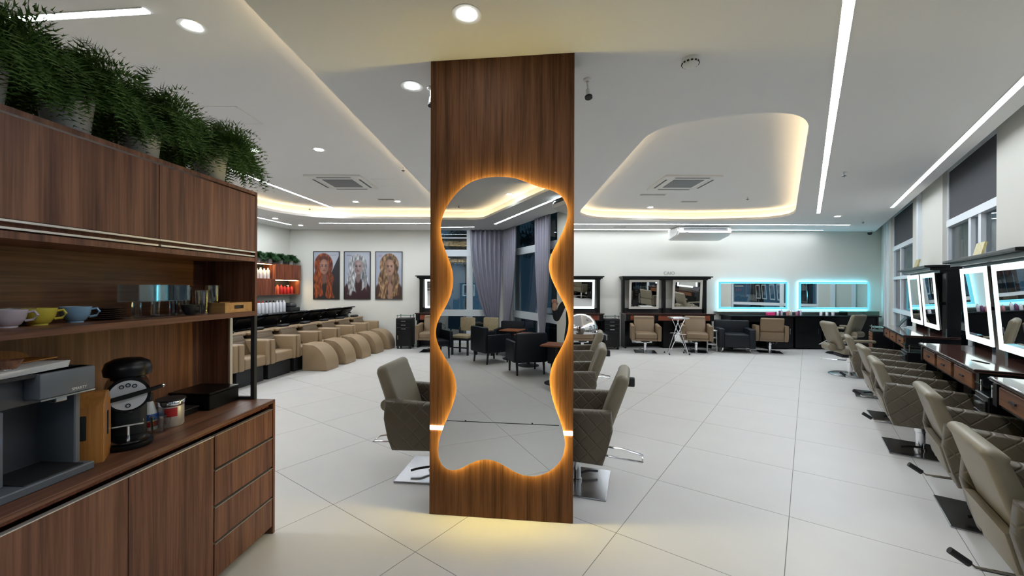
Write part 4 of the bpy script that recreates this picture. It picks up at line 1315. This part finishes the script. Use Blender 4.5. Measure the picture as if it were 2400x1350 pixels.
t = thing('drinks_wall_cabinet', 'walnut upper cabinet with lift-up doors over an open shelf', 'cabinet', (KO.x, KO.y, 0), KZ)
ux0, ux1 = -.49, -.125
b = MB()
b.box(ux0, ux1, Y0, 0, 2.198, 2.218)                     # top
b.box(ux0, ux1, -.02, 0, 1.433, 2.198)                   # far side panel
b.box(ux0, ux1, Y0, Y0 + .02, .87, 2.198)
b.box(ux0, ux1 - .002, Y0 + .02, -.02, 1.765, 1.790)      # bottom of the closed part
b.box(ux0, ux0 + .19, -.02, 0, .871, 1.415)             # short end panel under the shelf
obj('carcass', b, 'walnut', t)
obj('back_panel', MB().box(ux0, ux0 + .012, Y0 + .02, -.02, 1.433, 1.765), 'walnut_h', t, label='back panel with horizontal grain')
obj('back_panel', MB().box(ux0, ux0 + .012, Y0 + .02, -.02, .871, 1.415), 'walnut', t)
obj('shelf', MB().box(ux0, ux1, Y0, 0, 1.415, 1.445), 'walnut_h', t)
obj('edge_band', MB().box(ux0 + .19, ux0 + .20, -.022, 0.0, .871, 1.415), 'alu', t)
dv = [-.022, -.700, -1.40, -2.12]
for k in range(3):
    y1, y0 = dv[k] - .002, dv[k + 1] + .002
    d = obj('door', MB().box(ux1 - .02, ux1, y0, y1, 1.832, 2.190, .0015, 1), 'walnut', t)
    obj('handle', MB().box(ux1 - .015, ux1 + .004, y0, y1, 1.822, 1.830), 'alu', d, label='slim metal strip handle')
    obj('finger_rail', MB().box(ux1 - .03, ux1 + .003, y0 + .005, y1 - .005, 1.796, 1.804), 'alu', t, label='metal strip below the doors')
obj('rail_recess', MB().box(ux1 - .06, ux1 - .03, Y0 + .02, -.022, 1.79, 1.83), 'walnut_red', t)
f = MB().box(ux1 - .025, ux1, -.025, 0, .870, 1.415).box(ux0 + .20, ux1 - .025, -.025, -.0, .870, .888).box(ux0 + .20, ux1 - .025, -.022, -.003, 1.398, 1.415)
obj('metal_frame', f, 'blackm', t, label='black metal frame at the open end')

ZT, ZS = .869, 1.445
def at(x, y):
    return x, y
# cups on the shelf
def make_cup(colr):
    t = thing('cup', '', 'cup')
    obj('bowl', MB().lathe([(.020, 0), (.026, .0), (.026, .006), (.034, .012), (.046, .035), (.052, .068), (.049, .068), (.043, .035), (.030, .014), (.002, .010)], n=28, cap=False), colr, t, smooth=40)
    obj('handle', MB().tube([(0.047, 0, .056), (.066, 0, .060), (.074, 0, .045), (.064, 0, .028), (.042, 0, .024)], .005, 8), colr, t, smooth=True)
    return t
M['cup_w'] = mat('cup_lilac_white', srgb(196, 186, 196), .25, coat=.4)
M['cup_y'] = mat('cup_yellow', srgb(206, 190, 70), .25, coat=.4)
M['cup_b'] = mat('cup_blue', srgb(130, 168, 200), .25, coat=.4)
M['cup_g'] = mat('cup_grey', srgb(120, 118, 104), .25, coat=.4)
for colr, x, y, lb in (('cup_w', -1.885, 1.515, 'pinkish white cup at the left picture edge on the shelf'), ('cup_g', -1.955, 1.60, 'grey cup half hidden behind the white one'),
                       ('cup_y', -1.885, 1.615, 'yellow cup on the walnut shelf'), ('cup_b', -1.885, 1.750, 'light blue cup on the walnut shelf')):
    c = make_cup(colr)
    c.location = (x, y, ZS); c.rotation_euler = (0, 0, R(42)); c['label'] = lb; c['group'] = 'cups on the shelf'
M['dkplate'] = mat('dark_plate', srgb(70, 58, 52), .2, coat=.6)
pl = None
for k in range(6):
    m_ = pl.data if pl else mesh_of('saucer', MB().lathe([(.03, 0), (.07, .008), (.072, .011), (.03, .005), (.002, .004)], n=28, cap=False), 'dkplate', 40)
    pl = tag(obj('saucer', m_, None, loc=(-1.90, 1.90, ZS + .001 + k * .009)), 'dark saucer in the low stack beside the blue cup', 'saucer', 'stacked dark saucers')
    pl['label'] = ['lowest', 'second lowest', 'third lowest', 'third from the top', 'second from the top', 'topmost'][k] + ' dark saucer in the low stack beside the blue cup'
for k, (x, y) in enumerate(((-1.85, 2.00), (-1.85, 2.105), (-1.85, 2.215))):
    t = thing('footed_glass', ['left square footed glass on the shelf', 'middle square footed glass on the shelf', 'right square footed glass on the shelf'][k], 'glass', (x, y, ZS), KZ, 'footed glasses')
    m = MB()
    hw = .050
    for q in ((-hw, -hw + .004, -hw, hw), (hw - .004, hw, -hw, hw), (-hw, hw, -hw, -hw + .004), (-hw, hw, hw - .004, hw)):
        m.box(q[0], q[1], q[2], q[3], .085, .165)
    m.box(-hw, hw, -hw, hw, .080, .085)
    obj('bowl', m, 'clear', t)
    obj('stem', MB().cyl((0, 0, .004), (0, 0, .08), .019, n=14), 'clear', t)
    obj('foot', MB().box(-.04, .04, -.04, .04, 0, .005), 'clear', t)
def tumbler(x, y, r, h, lb):
    t = thing('tumbler', lb, 'glass', (x, y, ZS), 0, 'tumblers on the shelf')
    obj('wall', MB().lathe([(r * .8, .006), (r, h), (r - .003, h), (r * .8 - .003, .010)], n=22, cap=False), 'clear', t, smooth=40)
    obj('bottom', MB().cyl((0, 0, 0), (0, 0, .010), r * .8, n=22), 'clear', t)
tumbler(-1.90, 2.345, .045, .155, 'ribbed clear tumbler right of the footed glasses')
tumbler(-1.80, 2.36, .037, .135, 'clear tumbler in front of the row near the cabinet end')
tumbler(-1.82, 2.47, .038, .165, 'tall clear tumbler nearest the wooden tray')
t = thing('dark_cup', 'small dark cup among the clear glasses', 'cup', (-1.77, 2.23, ZS))
obj('bowl', MB().lathe([(.02, 0), (.022, .004), (.036, .03), (.042, .058), (.038, .058), (.03, .03), (.002, .008)], n=22, cap=False), 'blackm', t, smooth=40)
obj('handle', MB().tube([(.038, 0, .05), (.055, 0, .048), (.055, 0, .025), (.032, 0, .02)], .004), 'blackm', t)
t = thing('wooden_tray', 'pale wooden tray with a hand slot at the end of the shelf', 'tray', (*K(-.21, -.11), ZS), KZ)
m = MB().box(-.075, .075, -.155, .075, 0, .008)
for q in ((-.075, -.067, -.155, .075), (-.067, .075, -.155, -.147), (-.067, .075, .067, .075)):
    m.box(q[0], q[1], q[2], q[3], .008, .060)
m.box(.067, .075, -.147, .067, .008, .022).box(.067, .075, -.147, .067, .044, .060).box(.067, .075, -.147, -.08, .022, .044).box(.067, .075, .0, .067, .022, .044)
obj('box', m, 'maple', t)
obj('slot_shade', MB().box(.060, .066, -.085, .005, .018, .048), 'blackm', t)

# water dispenser
t = thing('water_dispenser', 'large grey counter-top water dispenser at the left picture edge', 'water dispenser', (*K(0, -1.02), ZT), KZ)
# local: front towards +x, right end at y = 0
obj('body', MB().box(-.46, -.165, -.55, -.235, .012, .30, .006, 2), 'grey', t, smooth=30)
obj('front_glass', MB().box(-.165, -.150, -.53, -.237, .035, .295, .003, 1), 'grey', t, label='smooth grey control panel')
obj('top_cover', MB().box(-.46, -.150, -.55, -.0, .30, .405, .006, 2), 'greyd', t, smooth=30)
obj('spout_hood', MB().box(-.150, -.085, -.185, -.0, .322, .415, .005, 2), 'grey', t, smooth=30)
obj('hood_trim', MB().box(-.150, -.084, -.183, -.002, .316, .322), 'chrome', t)
obj('top_plate', MB().box(-.46, -.10, -.55, -.0, .405, .415), 'blackm', t)
obj('bay_back', MB().box(-.36, -.30, -.235, -.02, .03, .30), 'greyd', t)
obj('side_post', MB().box(-.36, -.14, -.028, -.006, .025, .316, .004, 1), 'grey', t)
obj('spout', MB().box(-.13, -.10, -.125, -.085, .296, .316, .003, 1), 'chrome', t)
obj('drip_tray', MB().box(-.46, -.085, -.55, -.0, 0, .030, .004, 1), 'grey', t, smooth=30)
obj('drip_grille', MB().box(-.28, -.10, -.22, -.03, .030, .034), 'blackm', t)
M['blue_glow'] = emitter('blue_icon', (.25, .35, 1.0, 1), 3.0)
obj('power_icon', MB().lathe([(.010, 0), (.012, 0), (.012, .002), (.010, .002)], n=20, cap=False, m=Matrix.Translation((-.149, -.262, .195)) @ Matrix.Rotation(PI / 2, 4, 'Y')).box(-.149, -.147, -.268, -.256, .193, .197), 'blue_glow', t, label='glowing blue ring icon')
text('SMARTY', .014, (-.0845, -.058, .333), (PI / 2, 0, PI / 2), 'white', 'lettering', parent=t, ext=.0004)
pz = ZT + .416
for k in range(5):
    o = obj('paper_sheet', MB().box(-.13, .13, -.17, .12, 0, .004), 'white', loc=(*K(-.26, -1.20 + .002 * k), pz + .0045 * k), rz=.1 + .03 * k)
    tag(o, 'white paper in the loose stack on the water dispenser', 'paper', 'papers on the dispenser')
    o['label'] = ['lowest', 'second lowest', 'middle', 'second from the top', 'topmost'][k] + ' sheet in the loose white paper stack on the water dispenser'
t = thing('wooden_stand', 'curved honey-coloured wooden stand on the water dispenser', 'stand', (*K(-.30, -1.12), pz + .024), .1)
poly = [(-.16, 0)] + [(-.16 + .27 * math.sin(a), .052 * math.cos(a) + .004) for a in [0, .3, .6, .9, 1.1, 1.3, 1.45]] + [(.11, 0)]
obj('curved_side', MB().prism_x(poly, -.07, -.055), 'bamboo', t)
obj('base', MB().box(-.07, .05, -.16, .11, 0, .004), 'bamboo', t)
t = thing('wooden_bowl', 'small dark wooden bowl on the papers at the left picture edge', 'bowl', (*K(-.15, -1.245), pz + .0235))
obj('bowl', MB().lathe([(.018, 0), (.034, .03), (.036, .034), (.030, .03), (.002, .006)], n=20, cap=False), 'walnut', t, smooth=50)
obj('metal_foot', MB().cyl((0, 0, 0), (0, 0, .004), .02), 'chrome', t)

# honey-coloured box
t = thing('tea_box', 'honey-coloured faceted wooden box with hand slots beside the coffee machine', 'box', (*K(-.195, -.955), ZT), R(35))
hw = .062
Hh = .285
pr = [(-hw, 0), (-hw, Hh - .05), (-hw + .04, Hh), (hw - .04, Hh), (hw, Hh - .05), (hw, 0)]
obj('body', MB().prism_x(pr, -hw, hw, .002, 1), 'bamboo', t)
obj('slot', MB().box(-.010, .010, -hw - .0015, -hw + .002, .10, .20, .004, 2), 'blackm', t, label='dark hand slot')
obj('slot', MB().box(hw - .002, hw + .0015, -.010, .010, .10, .20, .004, 2), 'blackm', t, label='dark hand slot')

# coffee machine
t = thing('coffee_machine', 'compact black capsule coffee machine with a round silver face', 'coffee machine', (*K(-.235, -.745), ZT), R(44))
# local -y is the front
obj('base', MB().lathe([(.088, 0), (.092, .008), (.090, .022), (.05, .026)], n=30, m=Matrix.Translation((0, -.07, 0))), 'black', t, smooth=40)
obj('body', MB().box(-.068, .068, -.02, .12, .0, .27, .03, 3), 'blackm', t, smooth=35)
obj('head', MB().cyl((0, -.10, .238), (0, .12, .238), .078, .082, n=32), 'black', t, smooth=40)
obj('face_plate', MB().cyl((0, -.112, .238), (0, -.100, .238), .066, n=36), 'silver', t, smooth=40, label='round brushed silver face')
for a in (-28, 0, 28, 180):
    aa = R(90 - a)
    obj('button', MB().lathe([(.0055, 0), (.009, 0), (.009, .003), (.0055, .003)], n=14, cap=False, m=Matrix.Translation((.046 * math.cos(aa), -.112, .238 + .046 * math.sin(aa))) @ Matrix.Rotation(PI / 2, 4, 'X')), 'navy', t)
lv = obj('lever', MB().tube([(-.06, -.125, .226), (0, -.13, .238), (.06, -.13, .252), (.115, -.12, .265)], [.010, .011, .010, .008], 10), 'black', t, smooth=True)
obj('lever_tip', MB().ball((.119, -.119, .266), .009, 10), 'chrome', lv)
obj('capsule_lid', MB().lathe([(.070, 0), (.084, .006), (.088, .035), (.078, .066), (.05, .082), (.002, .086)], n=28, cap=False, m=Matrix.Translation((0, .0, .310))), 'black', t, smooth=50)
obj('lid_neck', MB().cyl((0, .01, .29), (0, .01, .33), .06), 'blackm', t)
obj('cup_support', MB().box(-.055, .055, -.125, -.01, .100, .108, .003, 1), 'chrome', t)
obj('support_post', MB().cyl((0, -.08, .03), (0, -.08, .10), .007), 'chrome', t)
obj('drip_tray', MB().lathe([(.075, 0), (.078, .006), (.07, .010), (.002, .009)], n=26, cap=False, m=Matrix.Translation((0, -.075, .026))), 'plate', t, smooth=40)
obj('spout', MB().cyl((0, -.06, .15), (0, -.06, .175), .016), 'blackm', t)
# cleaning bottle, jar, tray, black box
M['lblue'] = mat('label_blue', srgb(30, 90, 180), .4)
t = thing('cleaner_bottle', 'white cleaner bottle with blue and red label behind the coffee machine', 'bottle', (*K(-.285, -.585), ZT))
obj('body', MB().lathe([(.032, 0), (.034, .01), (.032, .08), (.020, .13), (.012, .145)], n=18), 'white', t, smooth=40)
obj('cap', MB().cyl((0, 0, .144), (0, 0, .185), .014), 'blackm', t)
obj('label', MB().lathe([(.0345, .05), (.0335, .082)], n=18, cap=False), 'lblue', t, label='blue label')
obj('label', MB().lathe([(.0352, .018), (.0345, .045)], n=18, cap=False), 'c_red', t, label='red label')
t = thing('storage_jar', 'glass jar with chrome rim, dark lid and red label', 'jar', (*K(-.235, -.515), ZT))
obj('glass_body', MB().lathe([(.052, 0), (.056, .006), (.056, .105), (.053, .108)], n=28), 'alu', t, smooth=40)
obj('rim', MB().lathe([(.058, .108), (.060, .112), (.060, .130), (.057, .134)], n=28), 'chrome', t, smooth=40)
obj('lid', MB().lathe([(.050, .134), (.064, .136), (.064, .142), (.002, .146)], n=28, cap=False), 'blackm', t, smooth=40)
m = MB()
for k in range(6):
    a0, a1 = -1.35 + k * .16, -1.35 + (k + 1) * .16
    m.quad((.0572 * math.cos(a0), .0572 * math.sin(a0), .055), (.0572 * math.cos(a1), .0572 * math.sin(a1), .055), (.0572 * math.cos(a1), .0572 * math.sin(a1), .10), (.0572 * math.cos(a0), .0572 * math.sin(a0), .10))
obj('label', m, 'c_red', t, label='red label')
t = thing('glass_pitcher', 'small clear plastic pitcher beside the coffee machine', 'pitcher', (*K(-.20, -.625), ZT))
obj('wall', MB().lathe([(.026, 0), (.034, .085), (.031, .085), (.023, .004)], n=18, cap=False), 'clear', t, smooth=40)
obj('handle', MB().tube([(.03, .0, .075), (.055, .01, .075), (.05, .01, .03), (.027, 0, .03)], .004), 'clear', t)
t = thing('black_tray', 'flat black tray on the walnut worktop behind the jar', 'tray', (*K(-.365, -.42), ZT), KZ)
obj('plate', MB().box(-.10, .09, -.13, .13, 0, .03, .004, 1), 'black', t); obj('rim', MB().box(-.105, .095, -.135, .135, .03, .038, .003, 1), 'blackm', t)
t = thing('black_box', 'square black box at the far end of the walnut worktop', 'box', (*K(-.345, -.150), ZT), KZ - .0)
obj('body', MB().box(-.13, .12, -.12, .12, 0, .088, .003, 1), 'black', t); obj('lid', MB().box(-.133, .123, -.123, .123, .090, .102, .003, 1), 'black', t)

# ------------------------------------------------------------------ items along the right stations
x, y = RW(5.35, .06)
def leaf_card(s, lb):
    x, y = RW(s, .05)
    t = thing('gold_leaf_card', lb, 'ornament', (x, y, 1.931), RWZ)
    obj('panel', MB().box(-.13, .13, -.01, .01, 0, .17, m=Matrix.Rotation(R(-12), 4, 'X')), 'gold', t)
    obj('foot', MB().box(-.12, .12, -.04, .05, 0, .01), 'blackm', t)
M['gold'] = mat('gold_foil', srgb(196, 184, 130), .35, .4, var=.5, vs=30)
leaf_card(5.30, 'crumpled gold-foil panel on the cornice at the right edge')
leaf_card(8.35, 'small gold-foil panel on the cornice of the farther glowing station')
t = thing('tablet', 'dark tablet leaning on the counter before the far glowing mirrors', 'tablet', (*RW(8.62, .22), .961), RWZ)
obj('screen', MB().box(-.13, .13, -.01, .0, 0, .18, m=Matrix.Rotation(R(-35), 4, 'X')), 'black', t); obj('stand', MB().box(-.04, .04, 0, .10, 0, .006), 'chrome', t)
t = thing('comb', 'dark comb lying on the worktop near the right picture edge', 'comb', (*RW(4.25, .26), .961), RWZ + .3)
m = MB().box(-.09, .09, -.004, .004, 0, .004)
for k in range(18): m.box(-.088 + k * .010, -.085 + k * .010, -.022, -.004, 0, .003)
obj('teeth', m, 'blackm', t)

# ------------------------------------------------------------------ what the wavy mirror shows behind the camera
def curtain(pts, z0, z1, tie, narrow, label, anc=.5):
    """pts = (start, end) on the floor plan, gathered towards a tie at the lower end"""
    a, b = Vector(pts[0]), Vector(pts[1])
    d = (b - a); L = d.length; d.normalize(); n = Vector((-d.y, d.x))
    nz_, nx = 26, 90
    bm = bmesh.new()
    grid = []
    for j in range(nz_ + 1):
        v = j / nz_
        z = z1 + (z0 - z1) * v
        k = 1 - (1 - narrow) * min(1, (v / tie)) ** 2.2 if v < tie else narrow + (v - tie) * .6
        row = []
        for i in range(nx + 1):
            u = i / nx
            off = .045 * math.sin(u * PI * 2 * (L / .13)) * (.5 + .5 * k)
            c = L * anc + (u - anc) * L * k
            p = a + d * c + n * off
            row.append(bm.verts.new((p.x, p.y, z)))
        grid.append(row)
    for j in range(nz_):
        for i in range(nx):
            bm.faces.new((grid[j][i], grid[j][i + 1], grid[j + 1][i + 1], grid[j + 1][i]))
    me = bpy.data.meshes.new('curtain'); bm.to_mesh(me); bm.free(); me.shade_smooth()
    me.materials.append(M['curtain'])
    o = obj('curtain', me, None)
    md = o.modifiers.new('thickness', 'SOLIDIFY'); md.thickness = .006
    tag(o, label, 'curtain', 'grey curtains')
curtain((BW(.92, .12), BW(.03, .12)), .45, 3.2, .92, .36, 'grey tied-back curtain left of the corner in the wavy mirror', .82)
curtain((RW(-6.72, .02), RW(-5.88, .02)), .45, 3.2, .92, .34, 'grey tied-back curtain right of the corner in the wavy mirror', .15)
curtain((RW(-4.75, .02), RW(-4.08, .02)), .45, 3.2, .92, .28, 'slim grey curtain at the right of the wavy mirror')

def make_dining():
    t = thing('dining_chair', '', 'chair')
    obj('seat', MB().box(-.22, .22, -.21, .22, .40, .47, .02, 2), 'cream', t, smooth=35)
    obj('backrest', MB().box(-.20, .20, -.235, -.19, .55, .88, .02, 2, m=Matrix.Rotation(R(3), 4, 'X')), 'cream', t, smooth=35)
    obj('seat_frame', MB().box(-.22, .22, -.21, .21, .35, .40), 'blackm', t)
    for sx in (-1, 1):
        obj('leg', MB().box(sx * .20 - .02, sx * .20 + .02, .17, .21, 0, .36), 'blackm', t)
        obj('leg', MB().box(sx * .20 - .02, sx * .20 + .02, -.24, -.20, 0, .62), 'blackm', t)
    obj('stretcher', MB().box(-.19, .19, .18, .20, .16, .19), 'blackm', t)
    return t
dc = make_dining()
place(dc, True, (-2.72, -3.85, 0), face(-.1, 1), 'cream patterned chair reflected in the mirror, left one', 'patterned chairs in the mirror')
place(dc, False, (-2.16, -3.98, 0), face(-.1, 1), 'cream patterned chair reflected in the mirror, beside the curtain', 'patterned chairs in the mirror')
def make_lounge():
    t = thing('lounge_chair', '', 'armchair')
    obj('seat', MB().box(-.26, .26, -.28, .28, .28, .42, .03, 2), 'navy', t, smooth=35)
    for sx in (-1, 1):
        obj('armrest', MB().box(sx * .30 - .04, sx * .30 + .04, -.30, .28, .24, .62, .025, 2), 'navy', t, smooth=35)
        obj('leg', MB().cyl((sx * .26, .24, 0), (sx * .26, .22, .26), .018, .026, n=8), 'blackm', t)
        obj('leg', MB().cyl((sx * .26, -.28, 0), (sx * .26, -.25, .26), .018, .026, n=8), 'blackm', t)
    obj('backrest', MB().box(-.30, .30, -.36, -.26, .24, .78, .03, 2), 'navy', t, smooth=35)
    return t
lc = make_lounge()
for i, (x, y, a, lb) in enumerate([(-1.78, -3.02, face(.7, -.8), 'black lounge chair under the tied curtain in the mirror'), (-.84, -2.12, face(-.5, -.9), 'black lounge chair standing nearest in the mirror'),
                                  (-3.18, -3.18, face(.6, .6), 'black lounge chair cut by the left edge of the mirror'), (-1.62, -4.10, face(0, 1), 'black lounge chair under the right curtain in the mirror'),
                                  (.02, -1.95, face(-.6, -.4), 'black lounge chair at the right edge of the mirror')]):
    place(lc, i == 0, (x, y, 0), a, lb, 'black lounge chairs in the mirror')
def make_table():
    t = thing('side_table', '', 'table')
    obj('table_top', MB().box(-.23, .23, -.23, .23, .635, .66, .006, 1), 'orange_wood', t)
    obj('pedestal', MB().cyl((0, 0, .02), (0, 0, .635), .035), 'blackm', t)
    obj('foot_plate', MB().lathe([(.22, 0), (.22, .012), (.04, .03)], n=24), 'blackm', t)
    return t
tb = make_table()
for i, (x, y, lb) in enumerate([(-1.42, -3.48, 'square orange-wood table left in the mirror'), (-.92, -2.78, 'square orange-wood table in the middle of the mirror'), (-.16, -1.36, 'square orange-wood table at the right edge of the mirror')]):
    place(tb, i == 0, (x, y, 0), .2, lb, 'orange-topped tables in the mirror')
a_, b_ = Vector((-1.23, .88)), Vector((.10, .74))
t = thing('floor_rod', 'thin black rod lying on the floor, seen only in the wavy mirror', 'rod', ((a_.x + b_.x) / 2, (a_.y + b_.y) / 2, 0), math.atan2(b_.y - a_.y, b_.x - a_.x))
obj('rod', MB().box(-.67, .67, -.003, .003, 0, .006), 'blackm', t)
for xx in (-.44, .36): obj('connector', MB().ball((xx, 0, .010), .010, 8), 'blackm', t)

# person taking the picture
def skin_mesh(name, verts, edges, radii, m, root=0, lvl=2):
    me = bpy.data.meshes.new(name)
    me.from_pydata(verts, edges, [])
    o = bpy.data.objects.new(name, me)
    C.objects.link(o)
    md = o.modifiers.new('skin', 'SKIN'); md.use_smooth_shade = True
    sv = me.skin_vertices[0].data
    for i, r in enumerate(radii):
        sv[i].radius = r if isinstance(r, tuple) else (r, r)
        sv[i].use_root = (i == root)
    o.modifiers.new('sub', 'SUBSURF').levels = lvl
    o.modifiers['sub'].render_levels = lvl
    bpy.context.view_layer.update()
    me2 = bpy.data.meshes.new_from_object(o.evaluated_get(bpy.context.evaluated_depsgraph_get()))
    bpy.data.objects.remove(o)
    me2.materials.clear(); me2.materials.append(M[m])
    me2.shade_smooth()
    return me2
M['skin'] = mat('skin', srgb(186, 142, 118), .5)
M['hairm'] = mat('dark_hair', srgb(30, 22, 18), .5)
M['cloth'] = mat('black_cloth', (.012, .012, .014, 1), .9)
pe = thing('person', 'person in black clothes raising both hands, only a sleeve visible in the mirror', 'person', (.20, -.42, 0), R(-8))
V_ = [(0, 0, .92), (0, 0, 1.08), (0, -.01, 1.22), (0, 0, 1.36), (0, .0, 1.44),                        # pelvis, waist, chest, shoulders, neck base
      (.09, 0, .86), (.10, .01, .48), (.10, -.02, .09), (.11, .10, .04),
      (-.09, 0, .86), (-.10, .01, .48), (-.10, -.02, .09), (-.11, .10, .04),
      (.17, 0, 1.38), (.24, .02, 1.14), (.16, .21, 1.28), (-.17, 0, 1.38), (-.27, .02, 1.14), (-.30, .20, 1.30)]
E_ = [(0, 1), (1, 2), (2, 3), (3, 4), (0, 5), (5, 6), (6, 7), (7, 8), (0, 9), (9, 10), (10, 11), (11, 12), (3, 13), (13, 14), (14, 15), (3, 16), (16, 17), (17, 18)]
r_ = [(.15, .11), (.13, .10), (.15, .11), (.13, .09), .06, .085, .06, .045, .04, .085, .06, .045, .04, .06, .045, .035, .06, .045, .035]
obj('body', skin_mesh('body', V_, E_, r_, 'cloth'), None, pe, label='black top and trousers')
hd = MB().ball((0, .02, 1.60), .095, 20, (.80, .95, 1.2)).cyl((0, 0, 1.43), (0, .01, 1.52), .05, .045).ball((0, .112, 1.585), .014, 8, (.8, 1.2, 1.5))
hd.ball((.077, .01, 1.59), .02, 8, (.4, .8, 1.3)).ball((-.077, .01, 1.59), .02, 8, (.4, .8, 1.3))
hob = obj('head', hd, 'skin', pe, smooth=True)
for sx in (-1, 1): obj('eye', MB().ball((sx * .030, .100, 1.61), .009, 8), 'white', hob)
obj('mouth', MB().ball((0, .103, 1.545), .018, 8, (1, .3, .35)), 'c_rose', hob)
obj('hair', MB().ball((0, .0, 1.635), .100, 18, (.88, .95, 1.0)), 'hairm', pe, smooth=True)
for sx, hx in ((1, .16), (-1, -.30)):
    hv = [(hx, .20, 1.29), (hx, .24, 1.34), (hx, .27, 1.385)]
    he = [(0, 1), (1, 2)]; hr = [.026, (.036, .018), (.034, .016)]
    for k in range(4):
        b0 = len(hv)
        xx = hx + (k - 1.5) * .019
        ln = (.062, .072, .068, .052)[k]
        hv += [(xx, .285, 1.405), (xx, .285 + ln * .55, 1.405 + ln * .55), (xx, .285 + ln * .95, 1.405 + ln * .5)]
        he += [(2, b0), (b0, b0 + 1), (b0 + 1, b0 + 2)]; hr += [.010, .009, .008]
    b0 = len(hv)
    hv += [(hx - sx * .034, .245, 1.365), (hx - sx * .05, .275, 1.40)]
    he += [(1, b0), (b0, b0 + 1)]; hr += [.011, .009]
    obj('hand', skin_mesh('hand', hv, he, hr, 'skin', lvl=1), None, pe)

# garden beyond the glass
def tree(x, y, h, label, k):
    t = thing('tree', label, 'tree', (x, y, -.13))
    obj('trunk', MB().tube([(0, 0, 0), (.05, .03, h * .4), (-.05, .05, h * .8)], [.16, .11, .06], 10), 'bark', t, smooth=True)
    o = obj('foliage', fm4, None, t, loc=(0, 0, h * .75), rz=k * 1.7, kind='stuff')
fm4 = fern_mesh('foliage', 21, n=150, L=(1.0, 1.9), droop=.5, ll=.22, m='fern2')
for k, (x, y, h, lb) in enumerate([(-4.2, -8.4, 3.6, 'dark tree outside, left window of the mirror reflection'), (-1.0, -7.6, 4.0, 'dark tree outside the corner window in the reflection'), (1.9, -4.6, 3.8, 'dark tree outside the right window in the reflection'),
                                  (3.4, -7.4, 4.4, 'tall dark tree farther outside behind the right window in the reflection')]):
    tree(x, y, h, lb, k)
fm5 = fern_mesh('hedge_leaves', 31, n=160, L=(.4, .75), droop=.7, ll=.10, m='fern2')
for k in range(4):
    p = Vector(BW(.7 + k * 1.45, -1.15))
    t = thing('hedge_shrub', ['first', 'second', 'third', 'fourth'][k] + ' low shrub outside the back windows, counted from the mirror corner', 'shrub', (p.x, p.y, -.13), 0, 'shrubs behind the back windows')
    obj('stem', MB().cyl((0, 0, 0), (0, 0, .3), .03, n=8), 'bark', t)
    obj('leaves', fm5, None, t, loc=(0, 0, .2), rz=k * 1.1, kind='stuff')
